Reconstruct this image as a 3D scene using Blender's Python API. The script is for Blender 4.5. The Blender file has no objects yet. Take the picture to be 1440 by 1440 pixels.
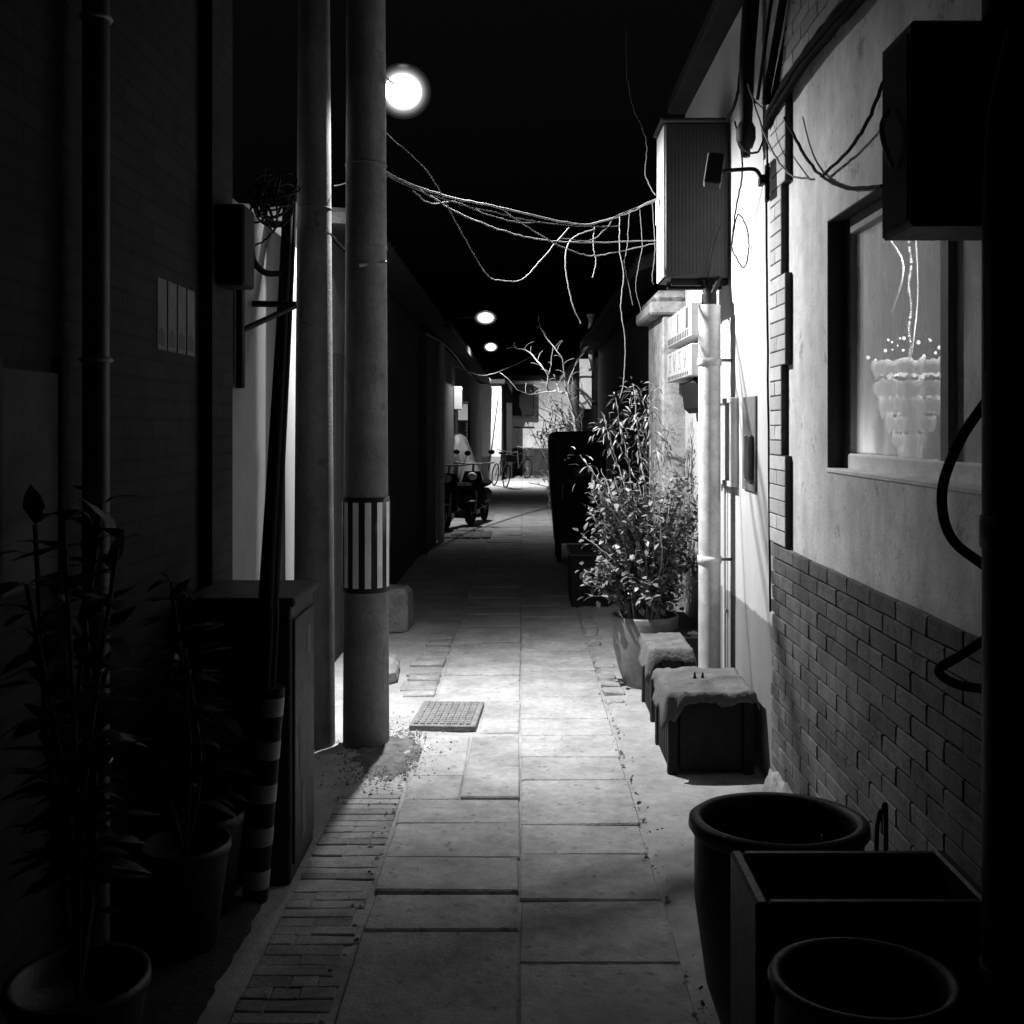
import bpy, bmesh, math, random
from mathutils import Vector, Matrix, noise
random.seed(7)
R = math.radians
SC = bpy.context.scene
COL = SC.collection
H = 1.6                                   # eye height

def at(px, py, Y):
    """survey note -> point: pixel bearing in the photograph and the measured depth along the alley"""
    return Vector(((px - 735) / 1440 * Y, Y, H + (600 - py) / 1440 * Y))

# ------------------------------------------------------------------ materials
def mat(name, c, var=.25, scale=6, rough=.85, bump=.15, bscale=60, island=0, streak=0, metal=0,
        spots=0, emit=0, lowz=None, lowc=None, brick=None, gloss=.3, scar=0):
    m = bpy.data.materials.new(name); m.use_nodes = True
    nt = m.node_tree; N = nt.nodes; L = nt.links
    b = N['Principled BSDF']
    b.inputs['Roughness'].default_value = rough
    b.inputs['Metallic'].default_value = metal
    b.inputs['Specular IOR Level'].default_value = gloss
    tc = N.new('ShaderNodeTexCoord')
    def noi(sc, det=6, vec=None, r=.6):
        n = N.new('ShaderNodeTexNoise'); n.inputs['Scale'].default_value = sc
        n.inputs['Detail'].default_value = det; n.inputs['Roughness'].default_value = r
        L.new(vec or tc.outputs['Object'], n.inputs['Vector']); return n.outputs['Fac']
    def mr(src, a, bb, lo=0.25, hi=.75):
        n = N.new('ShaderNodeMapRange'); L.new(src, n.inputs[0])
        n.inputs[1].default_value = lo; n.inputs[2].default_value = hi
        n.inputs[3].default_value = a; n.inputs[4].default_value = bb; return n.outputs[0]
    def mul(a, bb):
        n = N.new('ShaderNodeMath'); n.operation = 'MULTIPLY'
        for i, v in enumerate((a, bb)):
            if isinstance(v, (int, float)): n.inputs[i].default_value = v
            else: L.new(v, n.inputs[i])
        return n.outputs[0]
    val = mul(mr(noi(scale), 1 - var, 1 + var), c)
    val = mul(val, mr(noi(scale * 7, 3), 1 - var * .5, 1 + var * .5))
    hgt = noi(bscale, 8)
    if lowz is not None:                  # painted dado: another paint below a height
        sx = N.new('ShaderNodeSeparateXYZ'); L.new(tc.outputs['Object'], sx.inputs[0])
        ad = N.new('ShaderNodeMath'); ad.operation = 'ADD'; L.new(sx.outputs['Z'], ad.inputs[0])
        L.new(mr(noi(9), -.012, .012), ad.inputs[1])
        st = mr(ad.outputs[0], lowc / c, 1, lowz - .006, lowz + .006)
        val = mul(val, st)
    if streak:                            # rain streaks running down
        mp = N.new('ShaderNodeMapping'); mp.inputs['Scale'].default_value = (3.2, 3.2, .8)
        L.new(tc.outputs['Object'], mp.inputs['Vector'])
        val = mul(val, mr(noi(1.6, 10, mp.outputs[0], .68), 1 - streak, 1.05, .34, .60))
    if spots:
        val = mul(val, mr(noi(23, 5), 1 - spots, 1, .30, .40))
    if scar:
        val = mul(val, mr(noi(5.5, 9, r=.7), 1 - scar, 1, .35, .40))
    if island:
        g = N.new('ShaderNodeNewGeometry')
        val = mul(val, mr(g.outputs['Random Per Island'], 1 - island, 1 + island, 0, 1))
    if brick:                             # brick = (axis order, scale, mortar factor)
        sx = N.new('ShaderNodeSeparateXYZ'); L.new(tc.outputs['Object'], sx.inputs[0])
        cx = N.new('ShaderNodeCombineXYZ')
        L.new(sx.outputs[brick[0]], cx.inputs['X']); L.new(sx.outputs['Z'], cx.inputs['Y'])
        br = N.new('ShaderNodeTexBrick'); L.new(cx.outputs[0], br.inputs['Vector'])
        br.inputs['Scale'].default_value = 1; br.inputs['Mortar Size'].default_value = .006
        br.inputs['Brick Width'].default_value = .25; br.inputs['Row Height'].default_value = .065
        br.inputs['Color1'].default_value = (1, 1, 1, 1); br.inputs['Color2'].default_value = (.7, .7, .7, 1)
        br.inputs['Mortar'].default_value = (brick[1],) * 3 + (1,)
        bw = N.new('ShaderNodeRGBToBW'); L.new(br.outputs['Color'], bw.inputs[0])
        val = mul(val, bw.outputs[0])
        inv = mr(br.outputs['Fac'], 1, 0, 0, 1)
        ad = N.new('ShaderNodeMath'); ad.operation = 'MULTIPLY_ADD'
        L.new(hgt, ad.inputs[0]); ad.inputs[1].default_value = .4; L.new(inv, ad.inputs[2]); hgt = ad.outputs[0]
    cb = N.new('ShaderNodeCombineColor')
    for i in range(3): L.new(val, cb.inputs[i])
    L.new(cb.outputs[0], b.inputs['Base Color'])
    L.new(mr(noi(scale * 3), rough - .08, min(1, rough + .08)), b.inputs['Roughness'])
    if bump:
        bp = N.new('ShaderNodeBump'); bp.inputs['Strength'].default_value = bump
        bp.inputs['Distance'].default_value = .01
        L.new(hgt, bp.inputs['Height']); L.new(bp.outputs[0], b.inputs['Normal'])
    if emit:
        b.inputs['Emission Color'].default_value = (1, 1, 1, 1)
        b.inputs['Emission Strength'].default_value = emit
    return m

M = dict(
    earth=mat('cement_ground', .33, .30, 3, .95, .5, 90, spots=.35),
    slab=mat('stone_slab', .37, .36, 3.4, .88, .8, 80, island=.08, spots=.45),
    paver=mat('old_pavers', .28, .35, 7, .9, .6, 90, island=.18, spots=.4),
    dirt=mat('dirt', .20, .5, 14, .97, .8, 80, island=.5),
    plaster=mat('grey_plaster', .76, .26, 1.7, .9, .35, 80, streak=.26, spots=.28, scar=.4),
    pier=mat('stained_render', .36, .45, 7, .92, .6, 45, streak=.3, spots=.5, scar=.4),
    white=mat('white_wall', .46, .06, 2.0, .9, .15, 110, lowz=.72, lowc=.20, streak=.08),
    brick=mat('grey_brick', .15, .3, 9, .9, .6, 70, island=.28, streak=.35, spots=.35, scar=.4),
    brick_pale=mat('pale_brick', .50, .16, 12, .9, .35, 90, island=.18),
    mortar=mat('mortar', .05, .4, 20, .95, .5, 80),
    skirt=mat('cement_skirt', .24, .5, 8, .95, .7, 50),
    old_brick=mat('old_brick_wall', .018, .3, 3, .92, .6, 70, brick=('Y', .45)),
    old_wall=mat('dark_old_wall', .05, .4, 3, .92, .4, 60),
    left_plaster=mat('left_plaster', .20, .10, 3, .9, .15, 90),
    wood=mat('dark_wood', .016, .4, 8, .8, .4, 60),
    frame=mat('window_paint', .17, .25, 10, .6, .15, 80),
    sill=mat('sill_paint', .8, .2, 9, .7, .2, 80),
    concrete=mat('pole_concrete', .19, .3, 5, .85, .4, 90, streak=.35, spots=.25, scar=.4),
    black=mat('black_paint', .011, .3, 10, .6, .1, 90, gloss=.18),
    blackmat=mat('black_rubber', .008, .3, 10, .85, .1, 90, gloss=.12),
    wire=mat('grey_wire', .14, .3, 30, .6, .0, 90),
    wire_pale=mat('pale_wire', .28, .3, 30, .6, .0, 90),
    steel=mat('grey_steel', .24, .2, 8, .5, .1, 120, metal=.0, gloss=.5),
    pipe=mat('pvc_pipe', .62, .25, 14, .45, .12, 90, streak=.35, gloss=.5),
    boxgrey=mat('grey_box', .045, .15, 9, .5, .08, 90),
    boxpale=mat('pale_box', .55, .1, 9, .5, .05, 90),
    paper=mat('paper', .14, .25, 30, .9, .05, 90, island=.15),
    ink=mat('ink', .07, .2, 30, .8, 0, 90),
    pot=mat('glazed_pot', .16, .4, 5, .45, .2, 60, gloss=.5),
    potlip=mat('clay_pot', .006, .3, 8, .5, .25, 70, gloss=.5),
    soil=mat('soil', .03, .5, 30, .98, .8, 60),
    leaf=mat('leaf', .14, .3, 20, .42, .05, 60, island=.55, gloss=.55),
    bamboo=mat('thin_leaf', .26, .3, 20, .5, .05, 60, island=.45, gloss=.5),
    darkleaf=mat('dark_leaf', .007, .3, 20, .4, .05, 60, island=.4),
    stem=mat('pale_stem', .30, .3, 30, .8, .2, 80),
    bark=mat('bare_bark', .55, .3, 20, .85, .3, 80),
    cloth=mat('old_cushion', .12, .35, 12, .95, .7, 50, spots=.3),
    tarp=mat('tarp', .16, .3, 6, .6, .3, 20),
    lamp=mat('lamp_glass', .8, 0, 5, .4, 0, 5, emit=9),
    bulb=mat('bulb_glass', .8, 0, 5, .4, 0, 5, emit=3),
    crystal=mat('chandelier_glass', .5, .6, 30, .3, .1, 60, emit=.55, spots=.6),
    crystal_lit=mat('lit_chandelier_glass', .6, .35, 40, .3, .1, 60, emit=.55),
    room=mat('room_paint', .30, .15, 3, .9, .1, 50),
    iron=mat('cast_iron', .19, .4, 18, .7, .5, 60),
    white_strip=mat('white_stripe', .72, .15, 15, .6, .05, 90),
    grey_strip=mat('dull_stripe', .30, .3, 15, .7, .05, 90),
    board=mat('dull_board', .04, .3, 6, .8, .1, 60),
    plain_white=mat('white_board', .85, .08, 9, .6, .05, 60),
    cabinet_paint=mat('cabinet_paint', .022, .3, 9, .6, .15, 90, scar=.3),
    faded_ink=mat('faded_ink', .22, .3, 40, .8, 0, 90),
    sign_case=mat('sign_case', .42, .2, 14, .6, .1, 60, streak=.3),
    loose_dirt=mat('loose_dirt', .13, .5, 16, .97, .9, 70, spots=.5),
    tile=mat('roof_tile', .02, .4, 10, .9, .5, 30),
)
# window glass: clear with a faint mirror
g = bpy.data.materials.new('window_glass'); g.use_nodes = True
nt = g.node_tree; nt.nodes.clear()
o_ = nt.nodes.new('ShaderNodeOutputMaterial'); mx = nt.nodes.new('ShaderNodeMixShader')
tr = nt.nodes.new('ShaderNodeBsdfTransparent'); gl = nt.nodes.new('ShaderNodeBsdfGlossy')
tr.inputs[0].default_value = (.8, .8, .8, 1); gl.inputs['Roughness'].default_value = .06
mx.inputs[0].default_value = .14
nt.links.new(tr.outputs[0], mx.inputs[1])
nt.links.new(gl.outputs[0], mx.inputs[2]); nt.links.new(mx.outputs[0], o_.inputs[0])
M['glass'] = g
du = nt.nodes.new('ShaderNodeBsdfTranslucent'); du.inputs[0].default_value = (.7, .7, .7, 1)
nz = nt.nodes.new('ShaderNodeTexNoise'); nz.inputs['Scale'].default_value = 7; nz.inputs['Detail'].default_value = 8
rg = nt.nodes.new('ShaderNodeMapRange'); rg.inputs[1].default_value = .35; rg.inputs[2].default_value = .7; rg.inputs[3].default_value = .16; rg.inputs[4].default_value = .55
tcw = nt.nodes.new('ShaderNodeTexCoord'); mpw = nt.nodes.new('ShaderNodeMapping'); mpw.inputs['Scale'].default_value = (1, 1.6, .5)
nt.links.new(tcw.outputs['Object'], mpw.inputs[0]); nt.links.new(mpw.outputs[0], nz.inputs['Vector'])
m2 = nt.nodes.new('ShaderNodeMixShader')
nt.links.new(nz.outputs['Fac'], rg.inputs[0]); nt.links.new(rg.outputs[0], m2.inputs[0])
nt.links.new(mx.outputs[0], m2.inputs[1]); nt.links.new(du.outputs[0], m2.inputs[2]); nt.links.new(m2.outputs[0], o_.inputs[0])
f_ = bpy.data.materials.new('halo_glow'); f_.use_nodes = True; nt = f_.node_tree; nt.nodes.clear()
o_ = nt.nodes.new('ShaderNodeOutputMaterial'); mx = nt.nodes.new('ShaderNodeMixShader'); mx.inputs[0].default_value = .3
tr = nt.nodes.new('ShaderNodeBsdfTransparent'); em = nt.nodes.new('ShaderNodeEmission'); em.inputs[1].default_value = .28
nt.links.new(tr.outputs[0], mx.inputs[1]); nt.links.new(em.outputs[0], mx.inputs[2]); nt.links.new(mx.outputs[0], o_.inputs[0])
M['halo'] = f_
bpy.data.materials.remove(f_)
for k_, e_ in enumerate((3.6, 1.5, .55, .18)):  # emission volumes that imitate the glare round a lamp
    f_ = bpy.data.materials.new('halo_glow'); f_.use_nodes = True; nt = f_.node_tree; nt.nodes.clear()
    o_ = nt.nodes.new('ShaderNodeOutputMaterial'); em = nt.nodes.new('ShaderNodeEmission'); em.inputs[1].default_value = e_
    nt.links.new(em.outputs[0], o_.inputs['Volume']); M['halo%d' % k_] = f_

# ------------------------------------------------------------------ mesh builder
class MB:
    def __init__(s): s.v = []; s.f = []; s.sm = []
    def add(s, vs, fs, smooth=False, mx=None):
        n = len(s.v)
        s.v += [tuple(mx @ Vector(v)) if mx else tuple(v) for v in vs]
        s.f += [tuple(i + n for i in f) for f in fs]; s.sm += [smooth] * len(fs)
        return s
    def box(s, x0, x1, y0, y1, z0, z1, ch=0, mx=None, jit=0):
        if ch <= 0:
            vs = [(x, y, z) for x in (x0, x1) for y in (y0, y1) for z in (z0, z1)]
            return s.add(vs, [(0, 1, 3, 2), (4, 6, 7, 5), (0, 4, 5, 1), (2, 3, 7, 6), (0, 2, 6, 4), (1, 5, 7, 3)], mx=mx)
        ch = min(ch, (x1 - x0) * .45, (y1 - y0) * .45, (z1 - z0) * .45)
        vs = []; idx = {}
        for i, x in enumerate((x0, x1)):
            for j, y in enumerate((y0, y1)):
                for k, z in enumerate((z0, z1)):
                    sx, sy, sz = (1 - 2 * i) * ch, (1 - 2 * j) * ch, (1 - 2 * k) * ch
                    q = [random.uniform(-jit, jit) for _ in range(3)] if jit else (0, 0, 0)
                    x_, y_, z_ = x + q[0], y + q[1], z + q[2]
                    idx[i, j, k] = len(vs)
                    vs += [(x_, y_ + sy, z_ + sz), (x_ + sx, y_, z_ + sz), (x_ + sx, y_ + sy, z_)]
        fs = []
        I = lambda i, j, k, a: idx[i, j, k] + a
        for i in (0, 1): fs.append([I(i, 0, 0, 0), I(i, 1, 0, 0), I(i, 1, 1, 0), I(i, 0, 1, 0)])
        for j in (0, 1): fs.append([I(0, j, 0, 1), I(1, j, 0, 1), I(1, j, 1, 1), I(0, j, 1, 1)])
        for k in (0, 1): fs.append([I(0, 0, k, 2), I(1, 0, k, 2), I(1, 1, k, 2), I(0, 1, k, 2)])
        for a in (0, 1):
            for b in (0, 1):
                fs.append([I(0, a, b, 1), I(1, a, b, 1), I(1, a, b, 2), I(0, a, b, 2)])
                fs.append([I(a, 0, b, 0), I(a, 1, b, 0), I(a, 1, b, 2), I(a, 0, b, 2)])
                fs.append([I(a, b, 0, 0), I(a, b, 1, 0), I(a, b, 1, 1), I(a, b, 0, 1)])
                for c in (0, 1): fs.append([I(a, b, c, 0), I(a, b, c, 1), I(a, b, c, 2)])
        return s.add(vs, fs, mx=mx)
    def tube(s, pts, r, n=8, caps=True):
        pts = [Vector(p) for p in pts]
        rs = r if isinstance(r, (list, tuple)) else [r] * len(pts)
        vs = []; up = None
        for i, p in enumerate(pts):
            d = (pts[min(i + 1, len(pts) - 1)] - pts[max(i - 1, 0)])
            d = d.normalized() if d.length > 1e-9 else Vector((0, 0, 1))
            if up is None:
                up = d.cross(Vector((1, 0, 0)) if abs(d.x) < .9 else Vector((0, 1, 0))).normalized()
            up = (up - d * up.dot(d)); up = up.normalized() if up.length > 1e-6 else d.orthogonal().normalized()
            w = d.cross(up)
            for k in range(n):
                a = 2 * math.pi * k / n
                vs.append(p + (up * math.cos(a) + w * math.sin(a)) * rs[i])
        fs = [(i * n + k, i * n + (k + 1) % n, (i + 1) * n + (k + 1) % n, (i + 1) * n + k)
              for i in range(len(pts) - 1) for k in range(n)]
        s.add(vs, fs, True)
        if caps:
            s.add([vs[k] for k in range(n)], [tuple(range(n))])
            s.add([vs[len(vs) - n + k] for k in range(n)], [tuple(range(n))])
        return s
    def lathe(s, prof, c=(0, 0, 0), n=40, sx=1, sy=1, mx=None, wob=0):
        vs = []
        for (r, z) in prof:
            for k in range(n):
                a = 2 * math.pi * k / n
                rr = r * (1 + wob * noise.noise(Vector((math.cos(a) * 2, math.sin(a) * 2, z * 3))))
                vs.append((c[0] + rr * math.cos(a) * sx, c[1] + rr * math.sin(a) * sy, c[2] + z))
        fs = [(i * n + k, i * n + (k + 1) % n, (i + 1) * n + (k + 1) % n, (i + 1) * n + k)
              for i in range(len(prof) - 1) for k in range(n)]
        return s.add(vs, fs, True, mx)
    def ring(s, c, axis, R_, r, n=28, m=8):
        axis = Vector(axis).normalized(); u = axis.orthogonal().normalized(); w = axis.cross(u); c = Vector(c)
        vs = []
        for i in range(n):
            a = 2 * math.pi * i / n; d = u * math.cos(a) + w * math.sin(a)
            for j in range(m):
                b = 2 * math.pi * j / m
                vs.append(c + d * (R_ + r * math.cos(b)) + axis * r * math.sin(b))
        fs = [(i * m + j, i * m + (j + 1) % m, ((i + 1) % n) * m + (j + 1) % m, ((i + 1) % n) * m + j)
              for i in range(n) for j in range(m)]
        return s.add(vs, fs, True)
    def ball(s, c, rx, ry=None, rz=None, n=14, m=9):
        ry = ry or rx; rz = rz or rx
        prof = [(math.cos(a), math.sin(a)) for a in [-math.pi / 2 + math.pi * i / m for i in range(m + 1)]]
        vs = [(c[0] + p[0] * math.cos(2 * math.pi * k / n) * rx, c[1] + p[0] * math.sin(2 * math.pi * k / n) * ry, c[2] + p[1] * rz)
              for p in prof for k in range(n)]
        fs = [(i * n + k, i * n + (k + 1) % n, (i + 1) * n + (k + 1) % n, (i + 1) * n + k) for i in range(m) for k in range(n)]
        return s.add(vs, fs, True)
    def leaf(s, p, d, up, ln, wd, bend=.25):
        d = d.normalized(); w = d.cross(up)
        w = w.normalized() if w.length > 1e-4 else d.orthogonal().normalized()
        nn = w.cross(d)
        q = [p, p + d * ln * .35 + w * wd * .5 + nn * ln * .04, p + d * ln * .35 - w * wd * .5 + nn * ln * .04,
             p + d * ln * .7 + w * wd * .36 - nn * ln * bend * .4, p + d * ln * .7 - w * wd * .36 - nn * ln * bend * .4,
             p + d * ln - nn * ln * bend]
        return s.add(q, [(0, 1, 2), (1, 3, 4, 2), (3, 5, 4)], True)
    def build(s, name, m, parent=None):
        me = bpy.data.meshes.new(name)
        me.from_pydata(s.v, [], s.f)
        me.polygons.foreach_set('use_smooth', s.sm)
        bm = bmesh.new(); bm.from_mesh(me); bmesh.ops.recalc_face_normals(bm, faces=bm.faces); bm.to_mesh(me); bm.free()
        me.materials.append(M[m]); me.update()
        o = bpy.data.objects.new(name, me); COL.objects.link(o)
        if parent is not None:
            o.parent = parent
            o.matrix_parent_inverse = Matrix.Translation(-parent.location) if parent.type == 'EMPTY' or parent.location.length else Matrix()
        return o

def tag(o, label=None, cat=None, group=None, kind=None):
    if label: o['label'] = label
    if cat: o['category'] = cat
    if group: o['group'] = group
    if kind: o['kind'] = kind
    return o
def thing(name, label, cat, loc=(0, 0, 0), group=None):
    o = bpy.data.objects.new(name, None); COL.objects.link(o); o.location = loc
    o.empty_display_size = .1
    return tag(o, label, cat, group)
def spline(pts, k=8, jit=0):
    pts = [Vector(p) for p in pts]
    if len(pts) == 2: pts = [pts[0], (pts[0] + pts[1]) / 2, pts[1]]
    P = [pts[0] * 2 - pts[1]] + pts + [pts[-1] * 2 - pts[-2]]
    out = []
    for i in range(1, len(P) - 2):
        for j in range(k):
            t = j / k; a, b, c, d = P[i - 1], P[i], P[i + 1], P[i + 2]
            out.append(.5 * ((2 * b) + (c - a) * t + (2 * a - 5 * b + 4 * c - d) * t * t + (3 * b - a - 3 * c + d) * t ** 3))
    out.append(P[-2])
    if jit: out = [p + Vector([random.uniform(-jit, jit) for _ in range(3)]) for p in out]
    return out
def cable(label, pts, r=.006, m='wire', group=None, name='cable', cat='cable', jit=.004, k=8):
    return tag(MB().tube(spline(pts, k, jit), r, 6).build(name, m), label, cat, group)

# ------------------------------------------------------------------ ground and path
XS = [-40, -20, -10, -5, -3, -2] + [-1.6 + .04 * i for i in range(81)] + [2, 3, 5, 10, 20, 40]
YS = [-20, -10, -4, 0, 1] + [1.5 + .04 * i for i in range(220)] + [10.4 + .3 * i for i in range(80)] + [36, 40, 60, 90]
vs = []
for y in YS:
    for x in XS:
        z = .0
        if abs(x) < 1.7 and 1 < y < 34:
            z = .010 * noise.noise(Vector((x * 3, y * 3, 0))) + .006 * noise.noise(Vector((x * 11, y * 11, 4)))
            if x > .5: z += .010
            if -.55 < x < .50: z = -.004 + .005 * noise.noise(Vector((x * 9, y * 9, 3)))
            if -.82 < x < -.50 and y < 4.45: z = -.004 + .005 * noise.noise(Vector((x * 6, y * 6, 3)))
            if -.95 < x < -.50 and 4.6 < y < 5.9: z += .012 * abs(noise.noise(Vector((x * 17, y * 17, 9))))
        vs.append((x, y, z))
nx = len(XS)
fs = [(j * nx + i, j * nx + i + 1, (j + 1) * nx + i + 1, (j + 1) * nx + i) for j in range(len(YS) - 1) for i in range(nx - 1)]
tag(MB().add(vs, fs, True).build('ground', 'earth'), kind='structure')

mb = MB()
def slab(x0, x1, y0, y1, dz=None, tilt=.006):
    z = .006 + random.uniform(-.004, .004) if dz is None else dz
    gp = random.choice((.0008, .0015, .003, .005))
    c = Vector(((x0 + x1) / 2, (y0 + y1) / 2, 0))
    mx = Matrix.Translation(c) @ Matrix.Rotation(random.uniform(-1, 1) * tilt, 4, 'Y') @ Matrix.Rotation(random.uniform(-1, 1) * tilt * 1.6, 4, 'X') @ Matrix.Rotation(random.uniform(-.006, .006), 4, 'Z')
    mb.box(x0 - c.x + gp, x1 - c.x - gp, y0 - c.y + gp, y1 - c.y - gp, -.09, z, .006, mx, .004)
left = [1.2, 1.75, 2.3, 2.72, 3.24, 3.5, 3.78, 4.11, 4.27, 4.38, 4.8]
right = [1.2, 1.6, 2.1, 2.6, 3.05, 3.45, 3.83, 4.11, 4.62, 4.95, 5.3, 5.6, 6.05, 6.4, 6.7, 7.3, 7.6]
for a, b in zip(left, left[1:]):
    if b == 4.8:
        slab(-.51, -.27, a, 4.67); slab(-.265, -.012, a, 4.8, .014)
    else: slab(-.51, -.012, a, b, .014 if b in (3.78, 4.11) else None)
slab(-.50, -.27, 4.68, 5.30); slab(-.265, -.012, 4.81, 5.30, .004); slab(-.225, -.012, 5.34, 5.93, .004)
y = 5.95
while y < 33.5:
    b = y + random.choice((.34, .5, .62, .5)); slab(-.51, -.012, y, b); y = b
for a, b in zip(right, right[1:]): slab(-.010, .475, a, b)
y = 7.6
while y < 33.5:
    b = y + random.choice((.34, .5, .62, .5)); slab(-.010, .475, y, b); y = b
tag(mb.build('path', 'slab'), kind='structure')

mb = MB()
y = 1.6
while y < 4.42:                           # brick edging left of the slabs
    x = -.79
    while x < -.53:
        w = random.choice((.08, .12, .24)); x1 = min(x + w, -.525)
        if y > 4.05 or 3.55 < y < 3.75: x1 = -.525
        if x1 - x > .03:
            mb.box(x + .0015, x1 - .0015, y + .0015, y + random.choice((.056, .058, .059)), -.06, random.uniform(.000, .004), .003, None, .002)
        x = x1 + .001 if x1 < -.526 else 9
    y += .06 if not (3.5 < y < 3.9) else .10
for i in range(15):                       # loose bricks by the manhole
    y = 6.05 + i * .125
    mb.box(-.75 + random.uniform(0, .05), -.525, y, y + random.uniform(.06, .115), -.05, random.uniform(.004, .026), .008, None, .006)
for i in range(16):                       # brick edging on the right side
    y = 5.9 + i * .17
    mb.box(.485, .485 + random.uniform(.08, .13), y, y + random.uniform(.08, .15), -.05, random.uniform(.004, .03), .01, None, .01)
for i in range(14):
    x = -1.15 + (i % 5) * .14; y = 14.6 + (i // 5) * .5
    mb.box(x, x + .13, y, y + .45, -.05, random.uniform(.01, .03), .01)
tag(mb.build('pavement', 'paver'), kind='structure')

mb = MB()                                 # crumbs of earth and grit round the pole foot and along the path
def crumb(x, y, r):
    z = .006; vs = [(x + r * random.uniform(.6, 1) * math.cos(a), y + r * random.uniform(.6, 1) * math.sin(a), z + r * random.uniform(-.3, .1)) for a in (0, 1.2, 2.5, 3.7, 5)]
    vs.append((x, y, z + r * random.uniform(.4, .9)))
    mb.add(vs, [(0, 1, 5), (1, 2, 5), (2, 3, 5), (3, 4, 5), (4, 0, 5)])
for i in range(2600):
    a = random.gauss(0, 1); b = random.gauss(0, 1)
    crumb(-.66 + a * .10, 5.0 + b * .22, abs(random.gauss(.003, .003)) + .0015)
for i in range(420):
    y = random.uniform(2.6, 9); s = random.choice((-.54, .50, .49))
    crumb(s + random.gauss(0, .02), y, abs(random.gauss(.004, .004)) + .0015)
for i in range(160):
    crumb(random.uniform(.5, 1.05), random.uniform(3, 6.5), abs(random.gauss(.003, .003)) + .0015)
for i in range(120):
    crumb(random.uniform(-.5, 1.0), random.uniform(31.5, 32.9), random.uniform(.02, .09))
tag(mb.build('rubble', 'dirt'), kind='stuff')

vs = []
for j in range(66):
    for i in range(10):
        x = -1.24 + .043 * i; y = .2 + .05 * j
        vs.append((x, y, .018 + .012 * noise.noise(Vector((x * 14, y * 14, 1))) - (.03 if i == 9 else 0)))
tag(MB().add(vs, [(j * 10 + i, j * 10 + i + 1, j * 10 + i + 11, j * 10 + i + 10) for j in range(65) for i in range(9)], True).build('shade_sheet', 'soil'), kind='structure')  # dark sheet added to stand in for shade on the left ground
vs = []
for j in range(31):
    for i in range(21):
        x = -.90 + .022 * i; y = 4.45 + .034 * j
        e = math.hypot((x + .67) / .20, (y - 4.98) / .40)
        vs.append((x, y, .020 - .030 * e * e + .016 * noise.noise(Vector((x * 13, y * 13, 6))) + .010 * noise.noise(Vector((x * 37, y * 37, 2)))))
tag(MB().add(vs, [(j * 21 + i, j * 21 + i + 1, j * 21 + i + 22, j * 21 + i + 21) for j in range(30) for i in range(20)], True).build('dirt', 'loose_dirt'), kind='stuff')
# manhole cover
t = thing('manhole_cover', 'ribbed iron manhole cover tilted up at the edge of the slab path', 'manhole cover', (-.41, 5.64, 0))
mx = Matrix.Translation((-.41, 5.64, .012)) @ Matrix.Rotation(R(-1.2), 4, 'X') @ Matrix.Rotation(R(-3), 4, 'Z')
mb = MB().box(-.175, .175, -.26, .26, -.02, .012, .004, mx)
mb.build('lid', 'iron', t)
mb = MB()
for i in range(9):
    for j in range(12):
        x = -.155 + i * .0345; y = -.235 + j * .04
        mb.box(x, x + .024, y, y + .030, .0135, .019, .002, mx)
mb.build('tread', 'iron', t)

# ------------------------------------------------------------------ right: brick house with the window
def bricks(mb, axis_y0, axis_y1, z0, z1, x, depth=.02, rows_off=0, bl=.225, ch=.060, jit=.0015):
    row = 0; z = z0
    while z < z1 - .02:
        y = axis_y0 + (0 if (row + rows_off) % 2 else -bl / 2)
        while y < axis_y1:
            a = max(y + .0028, axis_y0 + .002); b = min(y + bl - .0028, axis_y1 - .002)
            if b - a > .02:
                q = random.uniform(0, .0025)
                mb.box(x - q, x + depth, a, b, z + .003, min(z + ch - .0025, z1), .003, None, jit)
            y += bl
        z += ch; row += 1
XW = 1.08
HB = thing('brick_house', 'grey plastered house with brick corner and brick base round a lit window', 'house', (1.2, 3, 0))
wy0, wy1, wz0, wz1 = 2.35, 3.69, 1.44, 2.34        # window opening
mb = MB()
mb.box(XW + .018, XW + .135, .6, wy0, 1.05, 3.0); mb.box(XW + .018, XW + .135, wy1, 4.43, 1.05, 3.0)
mb.box(XW + .018, XW + .135, wy0, wy1, 1.05, wz0); mb.box(XW + .018, XW + .135, wy0, wy1, wz1, 3.0)
mb.build('plaster_wall', 'plaster', HB)
MB().box(XW + .012, XW + .134, .6, 4.436, -.1, 1.05).build('backing_wall', 'mortar', HB)
MB().box(XW + .012, XW + .134, .6, 4.436, 3.0, 3.61).build('backing_wall', 'mortar', HB)
mb = MB(); bricks(mb, .7, 4.435, .02, 1.10, XW - .004, .018, jit=.0018); mb.build('brick_base', 'brick', HB)
mb = MB(); bricks(mb, .7, 4.435, 2.98, 3.6, XW - .004, .018); mb.build('brick_band', 'brick_pale', HB)
mb = MB(); z = 1.105; i = 0; bk = MB()
while z < 2.97:                            # toothed brick corner
    wdt = .255 if (i // 6) % 2 == 0 else .19
    zz = min(z + .0600, 2.977)
    bk.box(XW - .008, XW + .0178, 4.433 - wdt - .003, 4.433, z, min(z + .0625, 2.979))
    if i % 3 == 1:
        mb.box(XW - .010, XW + .016, 4.435 - wdt * .45, 4.436, z + .0025, zz, .002, None, .001)
        mb.box(XW - .010, XW + .016, 4.435 - wdt, 4.435 - wdt * .45 - .004, z + .0025, zz, .002, None, .001)
    else:
        mb.box(XW - .010, XW + .016, 4.435 - wdt, 4.436, z + .0025, zz, .002, None, .001)
    z += .0625; i += 1
bk.build('corner_shade_backing', 'mortar', HB)  # joint mortar, run past the bricks so its dark side paints the shade
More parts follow.
